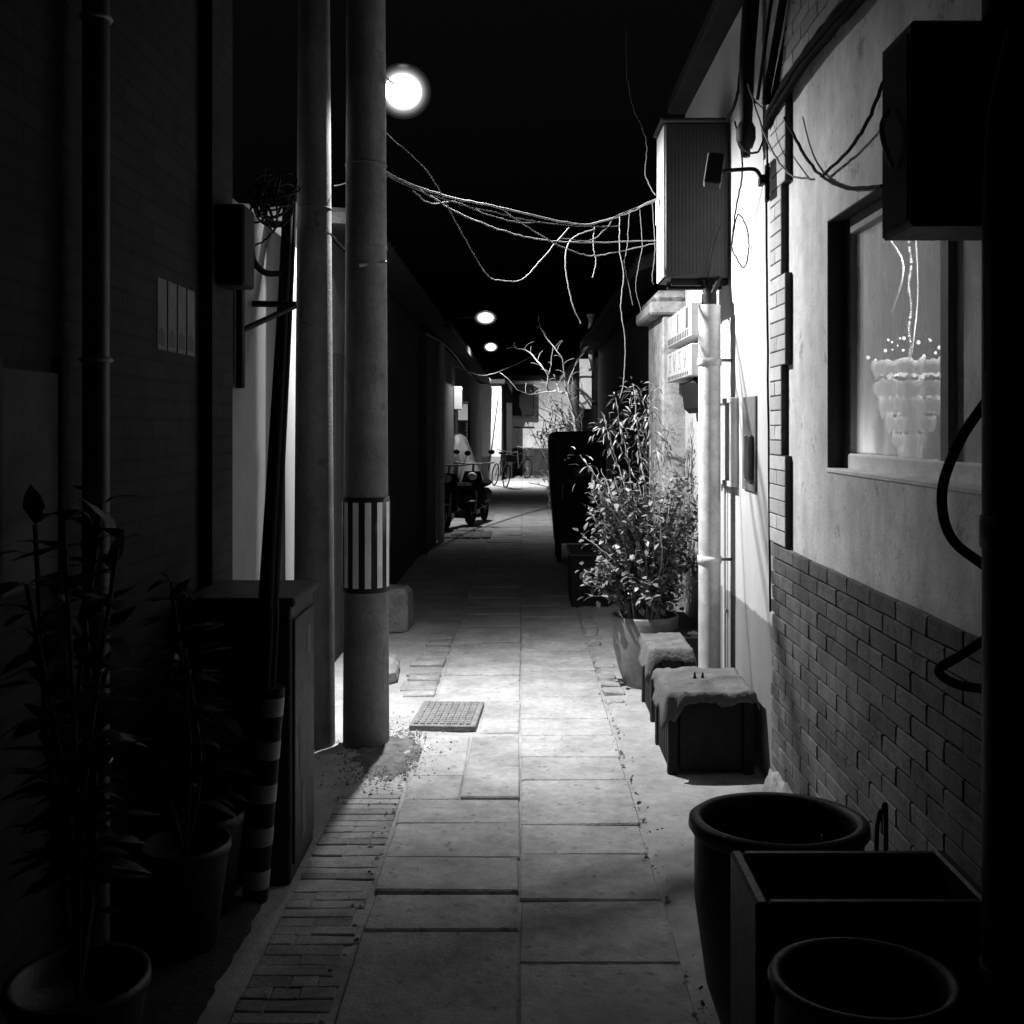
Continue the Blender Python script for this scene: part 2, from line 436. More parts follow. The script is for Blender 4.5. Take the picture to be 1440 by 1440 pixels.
mb.build('brick_corner', 'brick_pale', HB)
# rough cement skirt at the foot of the wall
vs = []; fs = []
ny = 90
for j in range(ny + 1):
    y = 1.0 + 3.43 * j / ny
    h = .13 + .05 * noise.noise(Vector((y * 3, 1, 0))) + .05 * noise.noise(Vector((y * 11, 5, 0)))
    for k in range(7):
        u = k / 6
        vs.append((XW - .012 - (1 - u) * .05 * (1 + .8 * noise.noise(Vector((y * 9, k * .7, 2)))), y, -.03 + u * (h + .03)))
    vs.append((XW + .012, y, h))
n7 = 8
fs = [(j * n7 + k, j * n7 + k + 1, (j + 1) * n7 + k + 1, (j + 1) * n7 + k) for j in range(ny) for k in range(n7 - 1)]
MB().add(vs, fs, True).build('cement_skirt', 'skirt', HB)
# window
W = MB()
xg = XW + .10
W.box(xg - .02, xg + .03, wy1 - .06, wy1 - .001, wz0 + .001, wz1 - .001, .004)
W.box(xg - .02, xg + .03, wy0 + .001, wy0 + .06, wz0 + .001, wz1 - .001, .004)
W.box(xg - .021, xg + .031, wy0 + .06, wy1 - .06, wz1 - .06, wz1 - .001, .004)
W.box(xg - .015, xg + .028, 2.80, 2.86, wz0 + .06, wz1 - .06, .004)
wo = W.build('window', 'frame', HB)
MB().box(xg - .028, xg + .03, wy0 + .06, wy1 - .06, wz0 + .001, wz0 + .065, .006).box(XW + .013, xg - .029, wy0 + .002, wy1 - .002, wz0 - .004, wz0 + .012, .004, None, .001).build('sill', 'sill', wo)
MB().box(xg + .004, xg + .009, wy0 + .06, wy1 - .06, wz0 + .065, wz1 - .06).build('pane', 'glass', wo)
MB().box(XW + .021, xg - .021, wy1 - .0035, wy1 - .0005, wz0 + .014, wz1 - .004).box(XW + .021, xg - .022, wy0 + .001, wy1 - .0037, wz1 - .0035, wz1 - .0005).build('shade_liner', 'board', wo)  # dark liner added to paint the shade on far jamb and lintel
# room behind the window
mb = MB()
mb.box(2.5, 2.6, 1.9, 5.4, .6, 2.7); mb.box(1.42, 2.5, 5.3, 5.4, .6, 2.7); mb.box(1.22, 2.5, 1.8, 1.9, .6, 2.7)
mb.box(1.22, 2.5, 1.9, 4.43, 2.6, 2.7); mb.box(1.22, 2.5, 1.9, 4.43, .6, .7); mb.box(1.42, 2.5, 4.43, 5.3, 2.6, 2.7); mb.box(1.42, 2.5, 4.43, 5.3, .6, .7)
mb.build('room', 'room', HB)
mb = MB().box(.80, 3.2, .5, 4.46, 3.62, 3.70, .01)
for i in range(16): mb.box(.78, 1.1, .6 + i * .25, .66 + i * .25, 3.55, 3.615, .005)
mb.build('roof', 'tile', HB)

# chandelier in the room
cx, cy = 1.74, 4.60
t = thing('chandelier', 'tiered glass chandelier with tiny bulbs hanging behind the window', 'chandelier', (cx, cy, 2.6))
mb = MB()
for i in range(52):
    if random.random() < .8: mb.ball((cx + .006 * math.sin(i * .4), cy, 2.58 - i * .0125), random.uniform(.004, .008), n=8, m=6)
mb.tube(spline([(cx + .02, cy, 2.58), (cx + .035, cy, 2.2), (cx + .01, cy, 1.93)], 8), .003, 5)
mb.build('chain', 'boxpale', t)
for (z, r, hh) in ((1.89, .165, .05), (1.80, .150, .055), (1.72, .13, .05), (1.64, .105, .05), (1.56, .07, .04), (1.50, .05, .035)):
    n = 120; vs = []
    for (kk, zz) in ((.90, -hh), (1.02, -hh * .5), (1.0, 0), (.93, .006)):
        for k in range(n):
            a = 2 * math.pi * k / n
            rr = r * kk * (1 + .025 * math.sin(a * 31 + z * 40) + .13 * noise.noise(Vector((a * 3, z * 20, 0))))
            zj = -.05 * abs(noise.noise(Vector((a * 4, z * 9, 4)))) - .012 * abs(noise.noise(Vector((a * 17, z * 9, 2)))) if kk < .95 and zz < 0 else .02 * noise.noise(Vector((a * 5, z * 7, 8)))
            vs.append((cx + rr * math.cos(a), cy + rr * math.sin(a), z + zz + zj))
    mb = MB().add(vs, [(i * n + k, i * n + (k + 1) % n, (i + 1) * n + (k + 1) % n, (i + 1) * n + k) for i in range(3) for k in range(n)], True)
    mb.build('tier', 'crystal_lit' if z > 1.85 else 'crystal', t)
MB().tube([(cx, cy, 1.95), (cx, cy, 1.45)], .008).build('rod', 'boxpale', t)
for k in range(22):
    a = random.uniform(0, 6.28); r = random.uniform(.08, .19)
    MB().ball((cx + r * math.cos(a), cy + r * math.sin(a), 1.91 + random.uniform(-.02, .10)), random.uniform(.004, .009), n=8, m=6).build('bulb', 'bulb', t)
t = thing('ceiling_lamp', 'small glowing lamp high inside the window, right of the chandelier chain', 'lamp', (1.68, 4.35, 2.5))
MB().ball((1.68, 4.35, 2.42), .06, .06, .018).build('lamp_glass', 'lamp', t)
MB().tube([(1.68, 4.35, 2.44), (1.68, 4.35, 2.59)], .008).build('stem', 'steel', t)
cable('pale bent cord dangling inside the window left of the chandelier chain', [at(1252, 338, 4.4), at(1268, 365, 4.4), at(1268, 395, 4.4), at(1254, 440, 4.4)], .005, 'wire_pale', name='cord', cat='cord', jit=.001)
t = thing('curtain', 'dark folded curtain at the right side of the lit window', 'curtain', (1.3, 2.6, 1.4))
vs = []; fs = []
for j in range(40):
    y = 2.42 + j * .0102
    for z in (.9, 2.4): vs.append((1.275 + .018 * math.sin(j * .9), y, z))
fs = [(2 * j, 2 * j + 1, 2 * j + 3, 2 * j + 2) for j in range(39)]
MB().add(vs, fs, True).build('fabric', 'tarp', t); MB().tube([(1.275, 2.4, 2.41), (1.275, 2.86, 2.41)], .008).build('rail', 'steel', t)

# ------------------------------------------------------------------ right: white house
HW = thing('white_house', 'white rendered house with a grey painted dado behind the drainpipe', 'house', (1.3, 5.4, 0))
MB().box(1.105, 1.4, 4.438, 6.96, -.1, 3.72).build('wall', 'white', HW)
MB().box(.98, 3.2, 4.50, 6.96, 3.722, 3.80, .01).build('roof', 'tile', HW)

t = thing('gate_pier', 'stained white gate pier with a flat capstone beyond the sign boxes', 'pier', (1.05, 7.3, 0))
MB().box(.95, 1.4, 6.965, 7.70, -.1, 2.36, .012, None, .004).build('shaft', 'pier', t)
MB().box(.86, 1.45, 6.93, 7.78, 2.361, 2.45, .015).box(.90, 1.42, 6.97, 7.74, 2.451, 2.53, .03).build('cap', 'pier', t)

def house(name, label, x0, x1, y0, y1, h, m, side, eave=.28, rise=1.1):
    t = thing(name, label, 'house', ((x0 + x1) / 2, (y0 + y1) / 2, 0))
    MB().box(x0, x1, y0, y1, -.1, h).build('wall', m, t)
    mb = MB()
    ex = x1 + eave if side < 0 else x0 - eave
    far = x0 if side < 0 else x1
    a, b = min(ex, far), max(ex, far)
    n = int((y1 - y0) / .22)
    lo, hi = h + .02, h + rise
    vs = [(ex, y0 + .0, lo), (ex, y1, lo), (far, y1, hi), (far, y0, hi), (ex, y0, lo + .07), (ex, y1, lo + .07), (far, y1, hi + .07), (far, y0, hi + .07)]
    mb.add(vs, [(0, 1, 2, 3), (4, 5, 6, 7), (0, 1, 5, 4), (1, 2, 6, 5), (2, 3, 7, 6), (3, 0, 4, 7)])
    for i in range(n):
        y = y0 + .1 + i * (y1 - y0 - .2) / max(1, n - 1)
        mb.tube([(ex - .01 * side * -1, y, lo + .085), (far, y, hi + .085)], .035, 7)
    mb.build('roof', 'tile', t)
    return t
hh = house('old_house', 'dark low house with tiled eaves on the right behind the tall cabinet', 1.14, 4, 7.72, 15.4, 2.75, 'old_wall', 1)
hh2 = house('old_house', 'dark house on the right behind the bare tree and the pale board', 1.36, 4, 15.42, 30, 2.9, 'old_brick', 1)

# ------------------------------------------------------------------ left houses
XL = -1.2
t = thing('brick_house', 'dark brick house on the left behind the leafy plants and notice sheets', 'house', (-2, 2, 0))
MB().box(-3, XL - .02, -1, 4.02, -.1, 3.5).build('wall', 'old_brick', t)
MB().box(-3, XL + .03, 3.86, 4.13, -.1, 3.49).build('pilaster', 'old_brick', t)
MB().box(-3, -.95, -1, 4.13, 3.505, 3.58, .01).build('roof', 'tile', t)
t = thing('plaster_house', 'pale plastered wall on the left in the shadow of two poles', 'house', (-2, 5, 0))
MB().box(-3, XL, 4.135, 6.41, -.1, 2.545).build('wall', 'left_plaster', t)
MB().box(-3, -1.45, 4.135, 6.41, 2.547, 2.60, .01).build('roof', 'tile', t)
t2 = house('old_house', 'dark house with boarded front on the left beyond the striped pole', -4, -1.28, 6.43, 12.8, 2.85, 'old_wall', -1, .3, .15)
mb = MB()
for i in range(24): mb.box(-1.279, -1.255, 6.7 + i * .16, 6.84 + i * .16, .1, 2.1, .006)
mb.build('boards', 'wood', t2)
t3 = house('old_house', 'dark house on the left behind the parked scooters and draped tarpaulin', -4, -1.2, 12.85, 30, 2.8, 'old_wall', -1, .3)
MB().box(-1.199, -1.16, 22.5, 23.5, .1, 2.1, .01).build('door', 'wood', t3)

t = thing('downpipe', 'thin shiny downpipe on the dark left house above the tarpaulin', 'pipe', (-1.13, 14.2, 0))
MB().tube([(-1.13, 14.2, .0), (-1.13, 14.2, 2.75)], .045, 12).build('tube', 'pipe', t)
for z in (.9, 1.9): MB().ring((-1.13, 14.2, z), (0, 0, 1), .048, .008, 16, 6).build('clamp', 'steel', t)

t = thing('projecting_sign', 'small white sign sticking out from the dark left house far down', 'sign', (-1.1, 19, 1.9))
MB().box(-1.198, -1.02, 19.0, 19.03, 1.72, 2.02, .004).build('panel', 'plain_white', t)
MB().tube([(-1.19, 19.015, 2.05), (-1.0, 19.015, 2.05)], .012, 6).build('bracket', 'steel', t)
t = thing('meter_box', 'grey meter box on the left house above the draped tarpaulin', 'meter box', (-1.15, 17.9, 2.1))
MB().box(-1.198, -1.06, 17.8, 18.1, 1.9, 2.3, .01).build('case', 'boxpale', t)
MB().box(-1.058, -1.052, 17.85, 18.05, 1.95, 2.25, .004).build('door', 'boxgrey', t)
t = thing('window_shutter', 'closed slatted shutter on the dark left house beyond the scooters', 'shutter', (-1.17, 21, 1.5))
mb = MB()
for i in range(16): mb.box(-1.198, -1.165, 20.8, 21.8, 1.0 + i * .07, 1.055 + i * .07, .006)
mb.build('slats', 'boxgrey', t)
MB().box(-1.198, -1.15, 20.72, 20.795, .95, 2.2, .006).build('frame', 'frame', t)
cable('thin lit cable drooping along the far left eaves', [at(600, 470, 11), at(622, 482, 13), at(640, 500, 16), at(655, 520, 20), at(664, 530, 24)], .01, 'wire_pale')
cable('second thin cable sagging across the far alley below the lamps', [at(640, 515, 15), at(680, 528, 17), at(720, 515, 18.5), at(760, 495, 19)], .008, 'wire')
# end of the alley
t = thing('end_house', 'pale wall with dark dado closing the far end of the alley', 'house', (.2, 33.5, 0))
MB().box(-.62, 3.5, 33.2, 36, .9, 3.1).build('wall', 'plaster', t)
MB().box(-.62, 3.5, 33.19, 36, -.1, .899).build('dado', 'old_wall', t)
MB().box(-.62, .36, 32.6, 33.185, 1.95, 2.95, .03).build('awning', 'black', t)
wd = MB().box(-.26, .34, 33.16, 33.188, 1.60, 1.90, .01).build('window', 'boxpale', t)
MB().box(-.30, .38, 33.15, 33.19, 1.56, 1.595, .005).build('sill', 'wood', wd)
MB().box(-.8, 3.7, 32.9, 36.2, 3.11, 3.25, .02).build('roof', 'tile', t)
t = thing('white_house', 'bright white end wall at the far left of the alley', 'house', (-1.5, 30.6, 0))
MB().box(-2.4, -.63, 30.3, 33, -.1, 2.86, .01).build('wall', 'white', t)
MB().box(-2.6, -.52, 30.1, 33.1, 2.862, 3.0, .02).build('roof', 'tile', t)
MB().tube([(-1.0, 30.29, .3), (-.72, 30.29, 2.5)], .02, 8).build('leaning_rail', 'boxgrey', t)
t = thing('dark_post', 'dark square post between the white end wall and the pale end wall', 'post', (-.45, 31.5, 0))
MB().box(-.60, -.32, 31.4, 31.7, -.05, 2.9, .01).build('shaft', 'wood', t)
MB().box(-.64, -.28, 31.36, 31.74, 2.9, 3.0, .01).build('cap', 'wood', t)

# ------------------------------------------------------------------ poles and street lamps
def pole(name, label, x, y, r0, r1, h, group):
    t = thing(name, label, 'pole', (x, y, 0), group)
    pr = [(r0 + (r1 - r0) * i / 40, -.1 + (h + .1) * i / 40) for i in range(41)]
    MB().lathe(pr + [(0, h)], (x, y, 0), 48).build('shaft', 'concrete', t)
    return t
p1 = pole('utility_pole', 'thick concrete pole with a black and white striped band', -.792, 5.18, .117, .080, 7, 'concrete poles on the left')
x, y = -.792, 5.18
rb = .1155
zt, zb = H - 100 * 5.07 / 1440, H - 235 * 5.07 / 1440
MB().lathe([(rb, zb), (rb + .002, zb), (rb + .002, zt), (rb, zt)], (x, y, 0), 48).build('band', 'black', p1)
for k in range(12):
    st = MB()
    a0 = 2 * math.pi * k / 12 + .10; a1 = a0 + .26
    vs = []
    for i in range(6):
        a = a0 + (a1 - a0) * i / 5
        for z in (zb + .025, zt - .025): vs.append((x + (rb + .0045) * math.cos(a), y + (rb + .0045) * math.sin(a), z))
    st.add(vs, [(2 * i, 2 * i + 2, 2 * i + 3, 2 * i + 1) for i in range(5)], True)
    st.build('stripe', 'white_strip', p1)
MB().tube([(x - .02, y - .11, 2.4), (x + .11, y - .05, 2.42)], .012, 6).build('hook', 'steel', p1)
for z in (2.5, 2.92): MB().ring((x, y, z), (0, 0, 1), .117 - .037 * z / 7 + .001, .004, 40, 6).build('strap', 'concrete', p1)
p2 = pole('utility_pole', 'plain concrete pole against the left wall behind the metal cabinet', -1.055, 5.18, .106, .055, 7, 'concrete poles on the left')
MB().ring((-1.055, 5.18, 2.7), (0, 0, 1), .0868, .004, 40, 6).build('strap', 'concrete', p2)

def street_lamp(label, x, y, z, foot, s=1.0, flat=1.0):
    t = thing('street_lamp', label, 'street lamp', (x, y, z), 'street lamps along the left side')
    MB().ball((x, y, z), .100 * s, .10 * s, .092 * s * flat, 32, 18).build('lamp_glass', 'lamp', t)
    for k_, q in enumerate((.112, .126, .140, .156)): MB().ball((x, y, z), q * s, q * s, q * .95 * s * flat, 40, 22).build('halo_shell', 'halo%d' % k_, t)  # added glow shells imitating the lamp's glare, no real globe
    pr = [(.0, .155), (.02, .153), (.032, .148), (.034, .138), (.0, .138)]
    MB().lathe([(a * s, b * s * flat) for a, b in pr], (x, y, z), 32).build('shade', 'black', t)
    MB().tube(spline([foot, Vector(foot) * .5 + Vector((x, y, z)) * .5, (x + .01, y + .09, z + .02)], 6), .006, 8).build('arm', 'black', t)
    return t
LX, LY, LZ = -.66, 5.65, 3.45
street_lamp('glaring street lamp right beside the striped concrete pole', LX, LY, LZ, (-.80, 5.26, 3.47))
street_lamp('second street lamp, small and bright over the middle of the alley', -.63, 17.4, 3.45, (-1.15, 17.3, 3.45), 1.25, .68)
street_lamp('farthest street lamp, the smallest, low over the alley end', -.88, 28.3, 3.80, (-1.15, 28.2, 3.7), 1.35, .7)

def lamp_light(name, loc, power, along, elev=True):
    """the lantern's own light distribution: cut off up and down the alley, wide across it"""
    l = bpy.data.lights.new(name, 'POINT'); l.energy = power; l.shadow_soft_size = .014
    l.color = (1, 1, 1); l.use_nodes = True
    nt = l.node_tree; N = nt.nodes; K = nt.links
    em = N['Emission']
    tc = N.new('ShaderNodeTexCoord'); sp = N.new('ShaderNodeSeparateXYZ'); K.new(tc.outputs['Normal'], sp.inputs[0])
    def ma(op, a, b=None, c=None):
        n = N.new('ShaderNodeMath'); n.operation = op
        for i, v in enumerate((a, b, c)):
            if v is None: continue
            if isinstance(v, (int, float)): n.inputs[i].default_value = v
            else: K.new(v, n.inputs[i])
        return n.outputs[0]
    X, Y, Z = sp.outputs
    SG = LIGHT_SIGN
    xx = ma('MULTIPLY', X, along.get('xw', 2.4))
    den = ma('SQRT', ma('ADD', ma('MULTIPLY', xx, xx), ma('MULTIPLY', Z, Z)))
    r = ma('MULTIPLY', ma('DIVIDE', Y, ma('MAXIMUM', den, .001)), SG)     # >0 away from camera
    def gauss(v, s): return ma('EXPONENT', ma('MULTIPLY', ma('POWER', ma('DIVIDE', v, s), 2.0), -1.0))
    fp = gauss(ma('MAXIMUM', r, 0), along['far'])
    fn = gauss(ma('MAXIMUM', ma('MULTIPLY', r, -1), 0), along['near'])
    f = ma('MULTIPLY', fp, fn)
    # shade: nothing above the horizontal, fading in below it
    dz = ma('MULTIPLY', Z, -SG)
    n = N.new('ShaderNodeMapRange'); n.interpolation_type = 'SMOOTHSTEP'
    K.new(dz, n.inputs[0]); n.inputs[1].default_value = along.get('z0', -.12); n.inputs[2].default_value = along.get('z1', .45)
    f = ma('MULTIPLY', f, n.outputs[0])
    f = ma('ADD', f, ma('MULTIPLY', n.outputs[0], .004))
    f = ma('MULTIPLY', f, ma('SUBTRACT', 1.0, ma('MULTIPLY', X, along.get('tilt', 0))))
    K.new(f, em.inputs['Strength'])
    o = bpy.data.objects.new(name, l); COL.objects.link(o); o.location = loc
    return o
LIGHT_SIGN = 1
lamp_light('lamp_light', (LX, LY, LZ - .165), 1180, dict(far=.44, near=.385, tilt=.36, xw=2.55, z0=.0, z1=.45))
lamp_light('lamp_light', (-.63, 17.4, 3.30), 420, dict(far=.8, near=.8, xw=1.2))
lamp_light('lamp_light', (-.88, 28.3, 3.62), 1800, dict(far=3, near=.6, xw=1.0))
def bulb_light(loc, power, size=.05):
    l = bpy.data.lights.new('bulb_light', 'POINT'); l.energy = power; l.shadow_soft_size = size
    o = bpy.data.objects.new('bulb_light', l); COL.objects.link(o); o.location = loc
bulb_light((1.68, 4.35, 2.33), 24)
bulb_light((1.34, 3.50, 1.47), 2.2, .02)
tag(MB().ball((1.34, 3.50, 1.44), .014, n=10, m=6).build('low_bulb', 'bulb'), 'small glowing bulb low behind the window sill', 'bulb')
bulb_light((cx, cy, 2.06), 4, .08)

# ------------------------------------------------------------------ left: cabinet, conduit, junction box, notices
t = thing('metal_cabinet', 'dark metal street cabinet with torn stickers on its side', 'cabinet', (-.98, 3.75, 0))
MB().box(-1.16, -.81, 3.57, 3.96, .0, .97, .006).build('body', 'cabinet_paint', t)
MB().box(-1.18, -.79, 3.55, 3.98, .972, 1.005, .008).build('lid', 'cabinet_paint', t)
MB().box(-.809, -.800, 3.60, 3.93, .06, .92, .003).build('door', 'cabinet_paint', t)
mb = MB()
mb.add([(-.7985, 3.66, .55), (-.7985, 3.74, .57), (-.7985, 3.76, .42), (-.7985, 3.71, .30), (-.7985, 3.67, .38)], [(0, 1, 2, 3, 4)]).build('sticker', 'paper', t); mb = MB()
mb.add([(-.7984, 3.70, .29), (-.7984, 3.75, .31), (-.7984, 3.78, .12), (-.7984, 3.72, .10)], [(0, 1, 2, 3)]).build('sticker', 'paper', t); mb = MB()
mb.add([(-.7984, 3.80, .86), (-.7984, 3.86, .86), (-.7984, 3.86, .74), (-.7984, 3.80, .76)], [(0, 1, 2, 3)])
mb.build('sticker', 'paper', t)

t = thing('cable_guard', 'leaning black cable tubes with a striped guard in front of the metal cabinet', 'cable guard', (-.93, 3.47, 0))
base = [Vector((-.905, 3.46, 0.0)), at(378, 900, 3.46), at(380, 835, 3.50), at(390, 650, 4.0), at(402, 430, 4.65), at(409, 285, 4.95)]
for k, (dx, dy) in enumerate(((-.022, 0), (.012, .01), (.0, -.02))):
    MB().tube(spline([p + Vector((dx, dy, 0)) for p in base], 8), .017, 10).build('tube', 'blackmat', t)
g0, g1 = base[0], at(383, 965, 3.46)
MB().tube([g0, g1], .043, 16).build('guard', 'black', t)
for i in range(5):
    u0 = .07 + i * .20; u1 = u0 + .085
    MB().tube([g0.lerp(g1, u0), g0.lerp(g1, u1)], .0445, 16, False).build('stripe', 'grey_strip', t)

t = thing('junction_box', 'black junction box held by steel bars high on the left wall', 'junction box', (-1.1, 4.3, 2.4))
MB().box(-1.1695, -1.06, 3.90, 4.05, 2.14, 2.45, .008).build('body', 'black', t)
MB().box(-1.19, -1.16, 4.24, 4.28, 1.76, 2.199, .003).tube([(-1.175, 4.27, 2.0), (-1.0, 4.50, 2.13)], .014, 6).tube([(-1.19, 4.5, 2.14), (-1.0, 4.52, 2.14)], .014, 6).build('bracket', 'black', t)
mb = MB()
for i in range(16):
    c = at(378, 280, 4.5) + Vector((random.uniform(-.05, .05), random.uniform(-.05, .05), random.uniform(-.05, .06)))
    mb.ring(c, (random.uniform(-1, 1), random.uniform(-1, 1), random.uniform(-.4, .4)), random.uniform(.05, .10), .005, 26, 5)
tag(mb.build('cable_coil', 'black'), 'tangled coil of black cable above the left junction box', 'cable coil')
cable('thick black cable looping from the left junction box to the leaning tubes', [at(352, 330, 4.45), at(356, 365, 4.5), at(372, 383, 4.55), at(395, 385, 4.6)], .014, 'blackmat', jit=0)
cable('thin black wire crossing the bright patch of the left wall', [at(352, 350, 4.6), at(378, 333, 4.6), at(405, 300, 4.7)], .004, 'blackmat')


gN = 'notice sheets on the left brick wall'
nl = ['pale notice sheet on the dark left brick wall, farthest along the row', 'second pale notice sheet from the pilaster on the dark left wall', 'third pale notice sheet from the pilaster on the dark left wall', 'pale notice sheet on the dark left wall, nearest of the row']
for i in range(4):
    y1 = 3.80 - i * .10
    t = thing('notice_sheet', nl[i], 'notice', (XL - .02, y1, 1.98), gN)
    MB().box(-1.2195, -1.2165, y1 - .085, y1, 1.86, 2.10).build('sheet', 'paper', t)
    mb = MB()
    for k in range(3): mb.box(-1.2164, -1.2158, y1 - .075 + k * .022, y1 - .060 + k * .022, 1.875, 1.925 + .01 * (k % 2))
    mb.build('print', 'ink', t)
t = thing('downpipe', 'stained pale downpipe rising behind the leafy plants on the left', 'pipe', (-1.15, 2.72, 0))
MB().tube([(-1.15, 2.76, 0), (-1.15, 2.76, 3.4)], .035, 14).build('tube', 'boxgrey', t)
for z in (.7, 1.78, 2.7): MB().ring((-1.15, 2.76, z), (0, 0, 1), .037, .007, 16, 6).build('clamp', 'steel', t)
t = thing('notice_board', 'dim grey notice board behind the plants beside the left downpipe', 'notice board', (-1.2, 2.4, 1.5))
MB().box(-1.219, -1.205, 2.36, 2.66, 1.20, 1.74, .004).build('panel', 'board', t)
MB().box(-1.219, -1.195, 2.33, 2.359, 1.17, 1.78, .004).box(-1.219, -1.195, 2.661, 2.69, 1.17, 1.78, .004).build('frame', 'wood', t)

def broad_plant(label, base, h, n, m, spread, pot_r, seed):
    random.seed(seed)
    t = thing('potted_plant', label, 'potted plant', base)
    b = Vector(base)
    MB().lathe([(0, .0), (pot_r * .7, 0), (pot_r, .30), (pot_r * 1.06, .31), (pot_r * 1.05, .34), (pot_r * .93, .335), (pot_r * .9, .28), (0, .28)], base, 28).build('pot', 'potlip', t)
    st = MB(); lf = MB()
    for i in range(n):
        a = random.uniform(0, 6.28); top = b + Vector((math.cos(a) * spread * random.random(), math.sin(a) * spread * random.random(), h * random.uniform(.6, 1)))
        p = spline([b + Vector((0, 0, .28)), (b + top) / 2 + Vector((random.uniform(-.05, .05), random.uniform(-.05, .05), .1)), top], 8)
        st.tube(p, .006, 5)
        for q in p[5:]:
            for k in range(3):
                d = Vector((random.uniform(-1, 1), random.uniform(-1, 1), random.uniform(-.1, .7)))
                lf.leaf(q, d, Vector((0, 0, 1)), random.uniform(.09, .15), random.uniform(.035, .055))
    st.build('stem', m if m != 'darkleaf' else 'wood', t); lf.build('foliage', m, t)
    return t
broad_plant('dark broad-leaved potted plant before the left notice board', (-1.02, 2.35, 0), 1.50, 7, 'darkleaf', .22, .15, 13)
broad_plant('dark potted plant with paired leaves before the left brick wall', (-1.03, 3.12, 0), 1.28, 4, 'darkleaf', .12, .13, 4)
broad_plant('low dark potted plant behind the striped cable guard', (-1.04, 3.36, 0), .86, 6, 'darkleaf', .16, .12, 5)
random.seed(11)

t = thing('door_stone', 'rounded stone block by the doorway beyond the striped pole', 'stone block', (-1.0, 8.1, 0))
MB().box(-1.14, -.88, 7.9, 8.35, -.03, .33, .04, None, .015).build('block', 'skirt', t)
tag(MB().box(-.92, -.80, 6.35, 6.75, -.02, .11, .03, None, .02).build('kerb_stone', 'skirt'), 'rough kerb stone lying on the ground behind the striped pole', 'stone')

# ------------------------------------------------------------------ right wall fittings
t = thing('meter_cabinet', 'tall grey meter cabinet hung high on the white wall above the drainpipe', 'cabinet', (.93, 5.6, 2.4))
MB().box(.760, 1.104, 5.465, 5.745, 2.395, 3.22, .006).build('body', 'boxgrey', t)
mb = MB()
for i in range(17): mb.box(.775 + i * .019, .787 + i * .019, 5.4638, 5.4655, 2.42, 3.20, .0008)
mb.build('ribs', 'boxgrey', t)
MB().box(.735, 1.104, 5.445, 5.765, 3.222, 3.245, .006).build('lid', 'boxgrey', t)
MB().box(.752, .7595, 5.47, 5.74, 2.40, 3.21, .002).build('door', 'boxpale', t)
MB().box(.742, .7515, 5.60, 5.72, 2.72, 2.86, .004).build('latch', 'boxpale', t)
MB().box(.80, 1.10, 5.50, 5.54, 2.36, 2.394, .003).box(.80, 1.10, 5.66, 5.70, 2.36, 2.394, .003).build('bracket', 'black', t)

t = thing('drainpipe', 'mottled white drainpipe standing at the white wall behind the stools', 'pipe', (.985, 5.40, 0))
MB().tube([(.985, 5.40, .0), (.985, 5.40, 2.24)], .058, 28).build('tube', 'pipe', t)
for z in (1.94, .9): MB().lathe([(.058, -.02), (.064, -.018), (.064, .018), (.058, .02)], (.985, 5.40, z), 28).build('collar', 'pipe', t)
for z in (1.95, .9): MB().tube([(1.04, 5.40, z), (1.105, 5.40, z)], .008, 6).build('clamp', 'steel', t)
MB().tube([(.985, 5.40, 2.2), (.985, 5.41, 2.30)], .04, 12).tube([(.985, 5.40, 2.26), (.96, 5.5, 2.394)], .016, 8).tube([(.985, 5.40, 2.26), (1.05, 5.45, 2.394)], .014, 8).tube([(.985, 5.40, 2.26), (1.0, 5.53, 2.394)], .02, 8).build('cable_bundle', 'black', t)
t = thing('conduit', 'thin white conduit running down the wall beside the mottled drainpipe', 'conduit', (1.09, 5.6, 0))
MB().tube([(1.088, 5.52, .0), (1.088, 5.52, 1.30)], .009, 8).build('tube', 'boxpale', t)
MB().box(1.088, 1.104, 5.50, 5.53, .6, .62).build('clip', 'steel', t)

gS = 'white sign boxes on the wall'
for lab, z0, z1, mrk in (('upper white sign box with a dark inset above the other box', 2.125, 2.325, 0), ('lower white sign box with dark strokes above the shrub', 1.895, 2.085, 1)):
    t = thing('sign_box', lab, 'sign', (1.03, 6.4, z0), gS)
    MB().box(.972, 1.104, 5.93, 6.90, z0, z1, .006).build('case', 'sign_case', t)
    for i in range(13):
        y = 6.02 + i * .066
        MB().box(.9695, .9718, y, y + .030, z0 + .012, z0 + (.034 if mrk else .05)).build('vent_slot', 'ink', t)
    if mrk:
        for (y, k) in ((6.14, 0), (6.34, 1), (6.56, 0), (6.74, 1)):
            mxx = Matrix.Translation((.9705, y, z0 + .115))
            mb = MB()
            for (yy, zz, ln, an) in (((-.03, 0, .06, 20), (.028, .002, .06, -20), (0, .0, .035, 90)) if k == 0 else ((0, .05, .045, 84), (0, 0, .058, -42), (.01, -.05, .045, 95))):
                mb.box(-.001, .001, -.004, .004, -ln, ln, 0, mxx @ Matrix.Translation((0, yy, zz)) @ Matrix.Rotation(R(an), 4, 'X'))
            mb.build('stroke', 'faded_ink', t)
    else:
        MB().box(.9694, .9718, 6.02, 6.10, z0 + .06, z1 - .02).build('inset', 'ink', t)
        MB().box(.9694, .9718, 6.40, 6.42, z0 + .06, z1 - .02).build('inset', 'ink', t)
tag(MB().box(1.0, 1.1, 6.0, 6.5, 1.70, 1.89, .03, None, .02).build('sign_bracket', 'black'), 'dark lumpy bracket under the lower white sign box', 'bracket')

